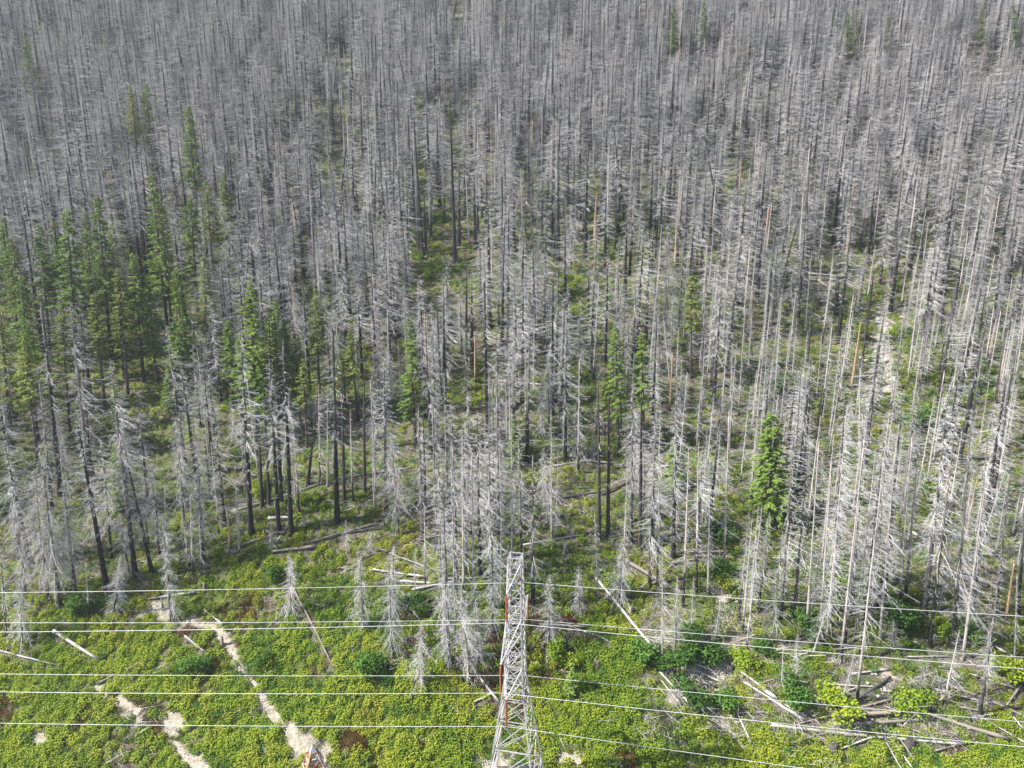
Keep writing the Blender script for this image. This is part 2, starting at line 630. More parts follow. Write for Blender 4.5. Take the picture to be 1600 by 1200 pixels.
for s in range(3):
    dead_proto('small', 'bark_grey', 'branch_silver', 600 + s, H=12, r0=.17, n_br=210, L=3.4 - .5 * s, lo=.05, droop=.95, twigs=30, tw_r=.013, br_r=.024, tw_len=.9, curve=.5)
for s in range(2):
    dead_proto('bushy', 'bark_grey', 'branch_grey', 700 + s, H=20, r0=.26, n_br=270, L=4.6 - .4 * s, lo=.24, droop=.85, twigs=36, tw_r=.015, br_r=.03, tw_len=1.15, curve=.5)
KIDX = {}
for d in DEAD:
    KIDX.setdefault(d['kind'], []).append(d['idx'])


def make_fir(seed, H, r0, n_br, L, lo, sprays, spr_len=.75, spr_w=.30):
    rg = np.random.default_rng(seed)
    tr, fo, dd_ = MB(), MB(), MB()
    ts = np.concatenate([[0], np.linspace(0, 1, 10)])
    zz = ts * H; zz[0] = -1
    wob = np.cumsum(rg.normal(0, .02, (11, 2)), 0)
    P = np.column_stack([wob, zz])
    R = r0 * (1 - ts) ** .85 + .02; R[0] = R[1] = r0 * 1.25
    tube(tr, P, R, 8, 0, ts, rough=.1, rg=rg)
    C, D, NN, LL, WW = [], [], [], [], []
    for i in range(n_br):
        t = lo + (1 - lo) * ((i + rg.random()) / n_br)
        q = (1 - t) / (1 - lo)
        ln = L * (q ** .7 * (.55 + .45 * min(1, (t - lo) / .12 + .3)) + .06) * rg.uniform(.55, 1.15)
        a = rg.random() * 2 * pi
        out = np.array([cos(a), sin(a), 0]); side = np.array([-sin(a), cos(a), 0])
        up = .35 * (t - .45) + rg.normal(0, .08)
        S = np.linspace(0, 1, 4)
        b0 = np.array([np.interp(t * H, zz, P[:, 0]), np.interp(t * H, zz, P[:, 1]), t * H])
        pts = b0 + ln * (S[:, None] * out + (up * S - .35 * S ** 1.8 + .12 * S ** 4)[:, None] * np.array([0, 0, 1.0]))
        tube(tr, pts, .035 * np.array([1, .7, .45, .2]), 3, 0, [.8] * 4, cap=False)
        m_ = max(5, int(sprays * (ln / L) ** .8))
        for j in range(m_):
            s = rg.uniform(.12, 1.0) ** .8
            k = s * 3; k0 = min(2, int(k)); fr = k - k0
            p0 = pts[k0] * (1 - fr) + pts[k0 + 1] * fr
            fw = pts[k0 + 1] - pts[k0]; fw /= np.linalg.norm(fw)
            sg = 1 if j % 2 else -1
            d2 = fw * rg.uniform(.35, 1.0) + side * sg * rg.uniform(.15, 1.0) + np.array([0, 0, rg.uniform(-.55, .12)])
            C.append(p0); D.append(d2)
            NN.append(np.array([rg.normal(0, .6), rg.normal(0, .6), .8]))
            LL.append(spr_len * rg.uniform(.5, 1.25) * (.75 + .35 * (1 - s)))
            WW.append(spr_w * rg.uniform(.6, 1.2))
    kites(fo, np.array(C), np.array(D), np.array(NN), np.array(LL), np.array(WW), -.18)
    # dead lower branches under the crown
    B0, B1 = [], []
    for i in range(int(60 * lo)):
        t = rg.uniform(.12, lo + .08)
        a = rg.random() * 2 * pi
        ln = rg.uniform(.4, 1.8)
        b0 = np.array([0, 0, t * H])
        b1 = b0 + ln * np.array([cos(a), sin(a), -.35])
        B0.append(b0); B1.append(b1)
        for _ in range(5):
            s = rg.uniform(.3, 1)
            p0 = b0 * (1 - s) + b1 * s
            B0.append(p0); B1.append(p0 + np.array([cos(a), sin(a), -.3]) * .3 + rg.normal(0, .25, 3))
    if B0:
        spikes(dd_, np.array(B0), np.array(B1), np.where(np.arange(len(B0)) % 6 == 0, .035, .016))
    return tr, fo, (dd_ if B0 else None)


FIRS = []


def fir_proto(kind, needle, seed, **kw):
    tr, fo, de = make_fir(seed, **kw)
    FIRS.append(dict(kind=kind, H=kw['H'], trunk=tr.mesh('trunk', ['bark_living'], True), crown=fo.mesh('foliage', [needle]),
                     dead=de.mesh('dead_branches', ['branch_grey']) if de else None))


fir_proto('tall', 'needles', 21, H=34, r0=.42, n_br=170, L=3.9, lo=.38, sprays=44)
fir_proto('tall', 'needles', 22, H=34, r0=.40, n_br=170, L=3.7, lo=.26, sprays=44)
fir_proto('olive', 'needles_olive', 23, H=34, r0=.40, n_br=130, L=3.3, lo=.34, sprays=34)
fir_proto('olive', 'needles_olive', 24, H=32, r0=.36, n_br=130, L=3.1, lo=.46, sprays=32)
fir_proto('young', 'needles', 25, H=14, r0=.2, n_br=190, L=2.9, lo=.04, sprays=46, spr_len=.6, spr_w=.26)
fir_proto('broad', 'needles', 27, H=22, r0=.3, n_br=230, L=5.0, lo=.08, sprays=64, spr_len=.8, spr_w=.34)
fir_proto('sapling', 'needles', 26, H=6, r0=.09, n_br=90, L=1.5, lo=.04, sprays=28, spr_len=.4, spr_w=.18)


def make_shrub(seed, leafm, r=1.3, h=1.7, n=1100, ls=.26):
    rg = np.random.default_rng(seed)
    st, lf = MB(), MB()
    nl = 12
    lobes = [(rg.normal(0, r * .5, 2), h * rg.uniform(.2, .95), r * rg.uniform(.22, .5)) for _ in range(nl)]
    for (xy, z, rr) in lobes:
        pts = np.array([[xy[0] * .1, xy[1] * .1, -.2], [xy[0] * .5, xy[1] * .5, z * .55], [xy[0], xy[1], z]])
        tube(st, pts, [.045, .03, .012], 4, 0, [.8] * 3, cap=False)
    C, D, NN = [], [], []
    for i in range(n):
        xy, z, rr = lobes[rg.integers(nl)]
        d = rg.normal(0, 1, 3); d /= np.linalg.norm(d)
        c = np.array([xy[0], xy[1], z]) + d * rr * rg.uniform(.4, 1.3) * np.array([1, 1, .85])
        if c[2] < .05:
            c[2] = .05 + rg.random() * .3
        C.append(c)
        D.append(d * .7 + rg.normal(0, .5, 3) + np.array([0, 0, -.25]))
        NN.append(d + np.array([0, 0, .9]) + rg.normal(0, .3, 3))
    kites(lf, np.array(C), np.array(D), np.array(NN), ls * rg.uniform(.6, 1.3, n), ls * .75 * rg.uniform(.6, 1.2, n), .12)
    return st.mesh('stems', ['bark_living']), lf.mesh('foliage', [leafm])


SHRUBS = {'green': [make_shrub(31, 'leaf_bush'), make_shrub(32, 'leaf_bush', 1.5, 1.5)],
          'yellow': [make_shrub(33, 'leaf_yellow', 1.2, 1.7), make_shrub(34, 'leaf_yellow', 1.4, 1.5)]}


# ------------------------------------------------------------------ scattering one object's worth of copies ("stuff")
def scatter(name, P, rot, scl, idx, protos, kind='stuff', **props):
    me = bpy.data.meshes.new(name)
    P = np.asarray(P, float)
    me.vertices.add(len(P)); me.vertices.foreach_set('co', P.ravel())
    a = me.attributes.new('rot', 'FLOAT_VECTOR', 'POINT'); a.data.foreach_set('vector', np.asarray(rot, np.float32).ravel())
    a = me.attributes.new('scl', 'FLOAT_VECTOR', 'POINT'); a.data.foreach_set('vector', np.asarray(scl, np.float32).ravel())
    a = me.attributes.new('idx', 'INT', 'POINT'); a.data.foreach_set('value', np.asarray(idx, np.int32))
    for m_ in {m2.name: m2 for p_ in protos for m2 in p_.materials}.values():
        me.materials.append(m_)
    o = link(name, me, kind=kind, **props)
    coll = bpy.data.collections.new(name + ' sources')
    for i, p_ in enumerate(protos):
        coll.objects.link(bpy.data.objects.new(f'{name} source {i:02d}', p_))
    g = bpy.data.node_groups.new(name, 'GeometryNodeTree')
    g.interface.new_socket('Geometry', in_out='INPUT', socket_type='NodeSocketGeometry')
    g.interface.new_socket('Geometry', in_out='OUTPUT', socket_type='NodeSocketGeometry')
    gi, go = g.nodes.new('NodeGroupInput'), g.nodes.new('NodeGroupOutput')
    ci = g.nodes.new('GeometryNodeCollectionInfo')
    ci.inputs[0].default_value = coll
    ci.inputs['Separate Children'].default_value = True
    ci.inputs['Reset Children'].default_value = True
    io = g.nodes.new('GeometryNodeInstanceOnPoints')
    io.inputs['Pick Instance'].default_value = True

    def na(nm, typ):
        n_ = g.nodes.new('GeometryNodeInputNamedAttribute'); n_.data_type = typ
        n_.inputs[0].default_value = nm
        return n_.outputs[0]
    g.links.new(gi.outputs[0], io.inputs['Points'])
    g.links.new(ci.outputs[0], io.inputs['Instance'])
    g.links.new(na('idx', 'INT'), io.inputs['Instance Index'])
    g.links.new(na('rot', 'FLOAT_VECTOR'), io.inputs['Rotation'])
    g.links.new(na('scl', 'FLOAT_VECTOR'), io.inputs['Scale'])
    g.links.new(io.outputs[0], go.inputs[0])
    md = o.modifiers.new('scatter', 'NODES')
    md.node_group = g
    return o


# ------------------------------------------------------------------ the dead trees
trees = []      # (x, y, z, H, kind, lean_x, lean_y, hand-placed)


def hand_tree(kind, xb, yb, yt, xt=None, ly=0.0):
    b0 = at(xb, yb)
    lo_, hi_ = 1.0, 70.0
    for _ in range(40):
        mid_ = (lo_ + hi_) / 2
        if proj(b0 + np.array([0, 0, mid_]))[1] > yt:
            lo_ = mid_
        else:
            hi_ = mid_
    H = lo_
    lx = 0.0
    if xt is not None:
        px_, _, dp = proj(b0 + np.array([0, 0, H]))
        lx = math.atan2((xt - px_) * dp / FPX, H)
    trees.append((b0[0], b0[1], b0[2], H, kind, lx, ly, True))


HAND = [
    # far left bank
    ('bushy', 95, 952, 700, 62), ('bushy', 78, 948, 735, 50), ('small', 205, 905, 800, 180), ('crowned', 167, 920, 640, 118),
    ('crowned', 212, 905, 560, 172), ('full', 238, 898, 680, 190), ('bushy', 120, 940, 750, 98), ('small', 178, 965, 865, 190),
    ('small', 268, 972, 812, 254), ('pole', 233, 855, 730, 218), ('pole', 10, 1000, 850, 2), ('small', 35, 1005, 900, 32),
    ('crowned', 145, 800, 470, 110), ('crowned', 95, 775, 480, 66), ('full', 82, 800, 600, 62), ('pole', 140, 965, 880, 134),
    ('pole', 60, 868, 700, 35), ('full', 30, 875, 610, 4), ('spar', 143, 770, 540, 128), ('pole', 108, 872, 715, 95),
    ('full', 232, 790, 610, 215), ('pole', 262, 880, 745, 255), ('pole', 298, 895, 780, 280), ('pole', 302, 900, 770, 296), ('bushy', 200, 800, 610, 188), ('bushy', 175, 870, 690, 158), ('bushy', 250, 870, 720, 236), ('bushy', 40, 930, 790, 24), ('bushy', 290, 830, 650, 276),
    # rim of the clearing
    ('crowned', 393, 838, 520, 376), ('crowned', 436, 836, 560, 420), ('crowned', 455, 835, 540, 444), ('spar', 410, 795, 620, 402),
    ('pole', 343, 838, 690, 330), ('tan', 360, 860, 800, 356), ('pole', 374, 860, 720, 366), ('bushy', 318, 875, 650, 306), ('pole', 315, 900, 800, 312),
    ('crowned', 527, 818, 520, 520), ('spar', 538, 785, 560, 534), ('pole', 552, 790, 640, 546), ('full', 604, 804, 560, 600), ('bushy', 622, 836, 675, 612),
    ('pole', 585, 795, 660, 580), ('pole', 587, 772, 600, 580), ('spar', 481, 760, 590, 500), ('pole', 512, 760, 610, 512), ('pole', 468, 805, 660, 458),
    ('full', 664, 805, 640, 655), ('spar', 570, 773, 575, 568), ('pole', 500, 760, 600, 497), ('spar', 440, 790, 560, 430), ('spar', 421, 795, 600, 412),
    ('pole', 424, 862, 810, 424), ('pole', 543, 868, 812, 541), ('pole', 578, 870, 830, 580), ('small', 455, 900, 865, 453),
    # thicket left of the tower
    ('bushy', 735, 1078, 920, 722), ('small', 656, 1068, 970, 660), ('small', 568, 985, 845, 562), ('small', 612, 1022, 870, 610), ('small', 612, 960, 850, 618),
    ('pole', 702, 1038, 730, 690), ('pole', 712, 1000, 690, 704), ('pole', 725, 950, 680, 720), ('full', 768, 960, 660, 764), ('pole', 694, 1015, 770, 690),
    ('full', 715, 930, 700, 708), ('pole', 740, 930, 720, 738), ('full', 690, 905, 690, 684), ('pole', 783, 950, 740, 782), ('small', 770, 990, 850, 768),
    ('full', 750, 900, 640, 746), ('full', 728, 885, 640, 722), ('small', 700, 1045, 880, 696), ('small', 748, 1040, 900, 742), ('full', 682, 870, 640, 676),
    ('pole', 665, 920, 790, 664), ('pole', 648, 930, 850, 648), ('pole', 815, 905, 640, 811), ('pole', 800, 880, 640, 800), ('small', 455, 960, 870, 452),
    ('full', 780, 870, 620, 776), ('pole', 762, 880, 650, 757), ('full', 735, 840, 600, 730), ('full', 660, 850, 640, 655), ('full', 700, 830, 590, 695),
    # right of the tower
    ('small', 906, 965, 880, 905), ('small', 858, 1002, 895, 860), ('full', 833, 950, 720, 832), ('pole', 862, 845, 640, 862), ('small', 968, 945, 830, 975),
    ('pole', 935, 940, 800, 930), ('pole', 972, 942, 720, 980), ('full', 1015, 920, 660, 1024), ('pole', 1027, 918, 640, 1032), ('spar', 1000, 860, 600, 1003),
    ('spar', 936, 845, 590, 936), ('spar', 950, 840, 600, 952), ('pole', 1035, 1040, 870, 1036), ('pole', 1056, 1010, 900, 1058), ('pole', 1067, 950, 700, 1078),
    ('pole', 1088, 925, 690, 1092), ('pole', 1080, 990, 900, 1084), ('pole', 1118, 995, 920, 1128), ('pole', 1106, 930, 760, 1110), ('pole', 1055, 1030, 940, 1056),
    ('pole', 1154, 970, 800, 1170), ('pole', 1166, 1018, 790, 1190), ('pole', 1160, 990, 810, 1176), ('pole', 1172, 950, 790, 1184), ('pole', 1185, 955, 800, 1202),
    ('pole', 1219, 975, 640, 1246), ('pole', 1240, 970, 690, 1262), ('pole', 1196, 1010, 940, 1198), ('pole', 1220, 1095, 1010, 1224), ('pole', 1243, 1066, 990, 1246), ('pole', 1260, 985, 700, 1280),
    ('full', 1052, 870, 600, 1056), ('full', 985, 850, 590, 990), ('pole', 1130, 905, 650, 1140), ('full', 1020, 850, 600, 1024), ('pole', 1205, 1010, 830, 1222),
    # the poles at lower right
    ('pole', 1313, 1035, 700, 1350), ('pole', 1338, 1102, 640, 1390), ('pole', 1345, 1030, 640, 1388), ('pole', 1374, 1005, 690, 1402), ('pole', 1393, 1020, 968, 1397),
    ('full', 1444, 965, 600, 1482), ('pole', 1452, 1012, 620, 1496), ('pole', 1434, 1085, 1028, 1450), ('pole', 1474, 1106, 985, 1498), ('full', 1487, 1015, 640, 1520), ('pole', 1504, 1032, 740, 1540),
    ('pole', 1531, 1118, 880, 1562), ('pole', 1541, 1085, 985, 1546), ('tan', 1540, 1000, 900, 1552), ('tan', 1570, 980, 880, 1584), ('pole', 1585, 1032, 900, 1590), ('pole', 1555, 960, 700, 1580),
    ('pole', 1280, 1000, 680, 1304), ('pole', 1295, 985, 640, 1322), ('full', 1330, 960, 620, 1352), ('pole', 1290, 1015, 760, 1312), ('pole', 1270, 1025, 900, 1308), ('full', 1365, 960, 640, 1390),
    ('pole', 1415, 930, 650, 1440), ('pole', 1406, 940, 690, 1424), ('pole', 1320, 1010, 790, 1342), ('pole', 1314, 1105, 1010, 1338), ('full', 1300, 930, 600, 1322), ('full', 1380, 940, 610, 1410),
    ('pole', 1590, 965, 690, 1610), ('pole', 1520, 970, 660, 1545), ('crowned', 1242, 800, 560, 1268), ('spar', 1250, 795, 570, 1270), ('pole', 1237, 800, 560, 1252), ('pole', 1335, 1005, 700, 1368),
    # notable trunks farther up
    ('tan', 672, 620, 498, 668), ('tan', 666, 590, 490, 664), ('tan', 743, 600, 530, 742), ('spar', 690, 640, 470, 683), ('spar', 660, 400, 190, 646), ('spar', 711, 410, 150, 702), ('spar', 655, 395, 240, 650),
    ('tan', 1322, 400, 288, 1334), ('spar', 1395, 460, 330, 1404), ('spar', 1352, 530, 420, 1366), ('tan', 650, 680, 590, 648), ('spar', 806, 285, 150, 804), ('spar', 905, 650, 540, 905),
    ('spar', 215, 270, 180, 212), ('spar', 270, 530, 360, 255), ('spar', 1260, 440, 300, 1262), ('spar', 665, 830, 640, 662),
]
for h_ in HAND:
    hand_tree(*h_)

FIR_AT = [  # kind, base x, base y, top y, top x
    ('tall', 80, 560, 350, 62), ('tall', 122, 600, 325, 104), ('olive', 38, 560, 365, 18), ('tall', 175, 560, 305, 152), ('olive', 195, 590, 350, 172),
    ('tall', 262, 520, 272, 236), ('tall', 312, 370, 165, 293), ('olive', 218, 285, 132, 204), ('tall', 240, 280, 130, 228), ('tall', 312, 520, 308, 297), ('olive', 335, 460, 280, 322),
    ('tall', 225, 600, 395, 208), ('olive', 200, 620, 420, 184), ('young', 191, 710, 612, 183), ('tall', 402, 690, 440, 392), ('tall', 380, 660, 520, 374), ('olive', 428, 690, 480, 420),
    ('tall', 450, 680, 505, 443), ('tall', 415, 700, 545, 410), ('olive', 500, 640, 450, 494), ('olive', 560, 660, 515, 546), ('tall', 650, 700, 500, 641), ('young', 806, 725, 655, 803),
    ('tall', 966, 700, 510, 962), ('tall', 1006, 700, 520, 1002), ('olive', 945, 690, 590, 944), ('young', 1056, 765, 690, 1051), ('broad', 1203, 815, 645, 1206), ('olive', 60, 730, 520, 36),
    ('olive', 20, 700, 480, 0), ('tall', 148, 520, 330, 134), ('olive', 165, 640, 460, 146), ('tall', 290, 620, 420, 276), ('olive', 262, 470, 300, 250), ('olive', 330, 600, 400, 318),
    ('tall', 50, 640, 430, 32), ('olive', 110, 680, 480, 96), ('young', 268, 640, 575, 264), ('young', 190, 800, 690, 184), ('olive', 480, 700, 560, 474), ('tall', 360, 420, 270, 350),
    ('olive', 1080, 590, 430, 1080), ('olive', 1235, 480, 360, 1240), ('tall', 1325, 130, 14, 1324), ('tall', 1053, 120, 8, 1052), ('tall', 1100, 110, 2, 1100), ('olive', 1390, 130, 20, 1388),
    ('olive', 1535, 120, 6, 1532), ('tall', 1588, 110, 6, 1584), ('olive', 1340, 110, 10, 1338), ('olive', 540, 640, 545, 536), ('tall', 20, 480, 340, 4), ('tall', 60, 200, 60, 40),
    ('tall', 100, 540, 345, 84), ('tall', 30, 540, 380, 14), ('tall', 245, 600, 430, 230), ('tall', 60, 690, 505, 40), ('tall', 435, 660, 470, 430), ('tall', 365, 640, 500, 356), ('olive', 470, 670, 520, 462)]

GLADES = [  # openings where the ground shows: pixel centre, radius x, radius y, how empty
    (705, 395, 75, 60, .88), (540, 285, 60, 40, .7), (1300, 445, 60, 45, .9), (1378, 540, 45, 70, .85), (270, 610, 60, 50, .8), (560, 730, 100, 70, .75),
    (250, 735, 60, 45, .8), (880, 420, 80, 50, .6), (700, 260, 60, 40, .6), (745, 610, 60, 40, .7), (480, 720, 60, 50, .5), (250, 510, 40, 40, .6),
    (1000, 760, 60, 50, .55), (920, 800, 60, 50, .6), (1450, 900, 60, 40, .5), (1130, 880, 40, 60, .7), (60, 890, 60, 40, .6), (1420, 760, 50, 40, .4), (30, 60, 60, 30, .6),
    (860, 330, 90, 40, .5), (1110, 240, 30, 40, .5), (1400, 960, 40, 30, .6), (1230, 860, 60, 60, .3), (560, 640, 60, 50, .6), (1080, 640, 40, 40, .4),
]


def fill_trees():
    cell = 4.6
    occ = {}
    for t in trees:
        occ[(int(t[0] // cell), int(t[1] // cell))] = 1
    cand = rng.random((60000, 2))
    Y = 112 + (640 - 112) * cand[:, 0] ** .62
    X = (cand[:, 1] * 2 - 1) * (Y * .80 + 30)
    Z = ground(X, Y)
    px, py, dep = proj(np.column_stack([X, Y, Z]))
    den = vnoise(X / 26 + 70, Y / 30 + 20)
    u = rng.random(len(X))
    u2 = rng.random((len(X), 6))
    for i in range(len(X)):
        key = (int(X[i] // cell), int(Y[i] // cell))
        if key in occ:
            continue
        e = edge_y(px[i])
        if py[i] > e - 8 or px[i] < -260 or px[i] > 1760:
            continue
        keep = np.clip(.22 + 1.35 * (den[i] - .25), .08, 1)
        if py[i] > e - 70:
            keep *= .55
        elif py[i] > 560:
            keep *= .75
        elif py[i] > 280:
            keep *= .78
        if px[i] < 480 and 280 < py[i] < 760:
            keep *= .9
        for gx, gy, rx, ry, em in GLADES:
            q = ((px[i] - gx) / rx) ** 2 + ((py[i] - gy) / ry) ** 2
            if q < 1:
                keep *= 1 - em
        if u[i] > keep:
            continue
        a, b_, c_, d_, e_, f_ = u2[i]
        right = np.clip((px[i] - 850) / 400, 0, 1) * np.clip((py[i] - 350) / 250, 0, 1)
        if a < .05:
            k = 'spar'
        elif a < .075:
            k = 'tan'
        elif a < .075 + .22 + .55 * right:
            k = 'pole'
        elif a < .40 + .55 * right and py[i] > 560:
            k = 'small'
        elif a < .62 + .3 * right:
            k = 'bushy' if f_ < .3 and py[i] > 420 else 'full'
        else:
            k = 'crowned'
        H = {'spar': 13 + 14 * b_, 'tan': 7 + 11 * b_, 'pole': 15 + 12 * b_, 'small': 6 + 8 * b_, 'bushy': 13 + 10 * b_, 'full': 16 + 13 * b_, 'crowned': 24 + 12 * b_}[k]
        if py[i] > e - 60 and k == 'crowned':
            H *= .8
        hid = False
        for (fk, fx, fy, ft, fxt) in FIR_AT:       # leave the living firs in sight
            if py[i] > fy and abs(px[i] - (fx + fxt) / 2) < (45 if fk == 'broad' else 20) and py[i] - H * .95 * FPX / dep[i] < ft + .6 * (fy - ft):
                hid = True
        for gx, gy, rx, ry in ((1378, 545, 34, 60), (1300, 445, 42, 42), (705, 395, 45, 48), (555, 760, 60, 40), (540, 285, 34, 26), (270, 610, 40, 34), (880, 420, 40, 28), (250, 735, 36, 34), (745, 610, 30, 36), (1130, 880, 30, 40), (920, 800, 40, 36)):
            if py[i] > gy and abs(px[i] - gx) < rx and py[i] - H * .95 * FPX / dep[i] < gy + ry * .6 and d_ > .25:
                hid = True
        if hid and c_ > .1:
            continue
        lean = .05 * (c_ - .5) + (.45 * (d_ - .5) if e_ < .06 else 0)
        trees.append((X[i], Y[i], Z[i], H, k, lean, .05 * (f_ - .5), False))
        occ[key] = 1


fill_trees()

T = []
for (x, y, z, H, k, lx, ly, hand) in trees:
    bx, by, bd = proj((x, y, z))
    tx, ty, td = proj((x + H * math.tan(lx), y, z + H))
    inview = -20 < bx < 1620 and by < 1215 and ty < 1180 and by > 20 and (0 < bx < 1600 or 0 < tx < 1600)
    T.append(dict(x=x, y=y, z=z, H=H, k=k, lx=lx, ly=ly, bx=bx, by=by, ty=ty, tx=tx, size=H * FPX / bd if inview else 0, hand=hand, d=bd))
for i, t in enumerate(T):
    cand = KIDX[t['k']]
    t['p'] = cand[int(rng.integers(len(cand)))]
    t['yaw'] = rng.uniform(0, 2 * pi)
order = sorted(T, key=lambda t: -(t['by'] + (200 if t['hand'] and t['by'] > 560 else 0) if t['size'] > 30 else -1))
single, rest = order[:296], order[296:]

ANCH = [
    (60, 960, 'on the grassy bank at far left'), (190, 930, 'on the bank left of the dirt track'), (290, 950, 'at the top of the dirt track'),
    (60, 800, 'in the shady far left stand'), (210, 800, 'behind the left grassy bank'), (330, 870, 'at the left rim of the clearing'),
    (430, 830, 'by the charred logs above the clearing'), (540, 800, 'at the upper rim of the clearing'), (620, 810, 'over the dark crossed logs'),
    (470, 880, 'in the middle of the green clearing'), (600, 970, 'in the clearing left of the tower'), (720, 1030, 'in the pale thicket beside the tower'),
    (720, 900, 'in the thicket behind the tower'), (830, 900, 'right behind the steel tower'), (900, 960, 'just right of the steel tower'),
    (960, 860, 'above the long leaning log'), (1040, 980, 'between leaning log and stony gully'), (1080, 900, 'at the head of the stony gully'),
    (1170, 960, 'on the right bank of the gully'), (1240, 1040, 'over the shrubs right of the gully'), (1200, 820, 'beside the broad green fir'),
    (1340, 1050, 'above the log jam'), (1320, 940, 'in the pole stand above the jam'), (1450, 1030, 'on the slope above the long logs'),
    (1450, 930, 'in the far right pole stand'), (1560, 1000, 'at the right end of the clearing'), (1400, 800, 'in the upper right pole forest'), (1550, 800, 'in the far right upper forest'),
    (680, 740, 'in the stand over the thicket'), (820, 740, 'in the forest above the tower'), (970, 730, 'around the two mid forest firs'), (1100, 740, 'in forest left of the broad fir'),
    (370, 720, 'below the left green firs'), (520, 700, 'in the open dark trunked stand'), (100, 650, 'among the olive firs at left'), (1300, 640, 'below the pale rock gully'), (660, 600, 'around the tan peeled trunks'),
]
KNAME = {'full': 'grey dead fir with drooping crown', 'crowned': 'tall dead fir with charred trunk', 'pole': 'slim pale dead pole', 'bushy': 'pale dead fir with twiggy crown',
         'spar': 'charred black spar', 'tan': 'peeled tan broken snag', 'small': 'short bristling silver snag'}
ORD = ['first', 'second', 'third', 'fourth', 'fifth', 'sixth', 'seventh', 'eighth', 'ninth', 'tenth', 'eleventh', 'twelfth', 'thirteenth', 'fourteenth', 'fifteenth',
       'sixteenth', 'seventeenth', 'eighteenth', 'nineteenth', 'twentieth']


def ordinal(i):
    if i < 20:
        return ORD[i]
    tens = {2: 'twenty', 3: 'thirty', 4: 'forty', 5: 'fifty'}[(i + 1) // 10]
    return tens + '-' + ORD[(i + 1) % 10 - 1] if (i + 1) % 10 else tens.replace('y', 'ieth')


def region(px, py):
    return min(ANCH, key=lambda a: (a[0] - px) ** 2 + 1.6 * (a[1] - py) ** 2)[2]


def name_them(items, kname, short=''):
    """labels: what it looks like, then where it stands, counted from the left among its like"""
    groups = {}
    for t in items:
        groups.setdefault((kname[t['k']], region(t['bx'], t['by'])), []).append(t)
    for (nm, rg_), ts in groups.items():
        ts.sort(key=lambda t: t['bx'])
        for i, t in enumerate(ts):
            if len(ts) == 1:
                t['label'] = f'{nm} {rg_}'
            elif i == 0:
                t['label'] = f'leftmost {nm} {rg_}'
            elif i == len(ts) - 1:
                t['label'] = f'rightmost {nm} {rg_}'
            else:
                t['label'] = f'{nm} {rg_}, {ordinal(i)} from left'


name_them(single, KNAME)
for t in single:
    d = DEAD[t['p']]
    o = thing('dead_tree', (t['x'], t['y'], t['z']), t['label'], 'dead tree', 'burned dead trees on the hillside')
    s = t['H'] / d['H']
    w = min(1.2, max(.85, s ** .5)) if t['k'] != 'small' else min(1.25, max(.6, s))
    if t['k'] == 'pole' and t['H'] < 14:
        w = .6
    o.scale = (w, w, s)
    o.rotation_euler = (t['ly'], t['lx'], 0)
    q = mathutils.Matrix.Rotation(t['lx'], 4, 'Y') @ mathutils.Matrix.Rotation(t['ly'], 4, 'X') @ mathutils.Matrix.Rotation(t['yaw'], 4, 'Z')
    o.rotation_euler = q.to_euler()
    link('trunk', d['trunk'], o)
    link('branches', d['crown'], o, kind='stuff')
P, Rr, S, I = [], [], [], []
for t in rest:
    s = t['H'] / DEAD[t['p']]['H']
    w = min(1.25, max(.85, s ** .5)) * (1.0 + .65 * min(1, max(0, (t['d'] - 165) / 140)))
    q = mathutils.Matrix.Rotation(t['lx'], 4, 'Y') @ mathutils.Matrix.Rotation(t['ly'], 4, 'X') @ mathutils.Matrix.Rotation(t['yaw'], 4, 'Z')
    e = q.to_euler()
    P.append((t['x'], t['y'], t['z'])); Rr.append((e.x, e.y, e.z)); S.append((w, w, s)); I.append(t['p'])
scatter('burned_forest', P, Rr, S, I, [d['joined'] for d in DEAD])
print('dead trees', len(trees), 'instanced', len(rest))

# ------------------------------------------------------------------ living firs
FN = {'tall': 'tall green fir with bare lower trunk', 'olive': 'thin crowned olive green fir', 'young': 'bushy bright green fir branched to the ground', 'sapling': 'small dark green fir sapling', 'broad': 'broad full bright green fir'}
FANCH = [(60, 450, 'at the far left edge'), (170, 450, 'in the left green cluster'), (290, 420, 'right of the left cluster'), (240, 200, 'high on the upper left slope'), (60, 650, 'low at the far left'),
         (190, 720, 'above the left grassy bank'), (420, 600, 'in the middle left cluster'), (540, 580, 'right of the middle left cluster'), (650, 620, 'by the tan peeled trunks'), (800, 690, 'in forest above the tower'),
         (975, 610, 'in the pair above the gully'), (1060, 720, 'above the gully head'), (1210, 740, 'at the right forest edge'), (1240, 450, 'by the right glade'), (1330, 60, 'far up the right ridge'), (1080, 60, 'far up the middle ridge'),
         (1560, 60, 'far up the rightmost ridge'), (890, 1060, 'right of the steel tower')]
_keep = ANCH
ANCH = FANCH
firs = []
for (k, xb, yb, yt, xt) in FIR_AT + [('sapling', 893, 1085, 1035, 893), ('sapling', 650, 790, 740, 648), ('sapling', 1085, 1025, 985, 1086)]:
    n0 = len(trees)
    hand_tree(k, xb, yb, yt, xt)
    x, y, z, H, _, lx, ly, _ = trees.pop()
    firs.append(dict(x=x, y=y, z=z, H=H, k=k, lx=lx, bx=xb, by=yb))
name_them(firs, FN)
ANCH = _keep
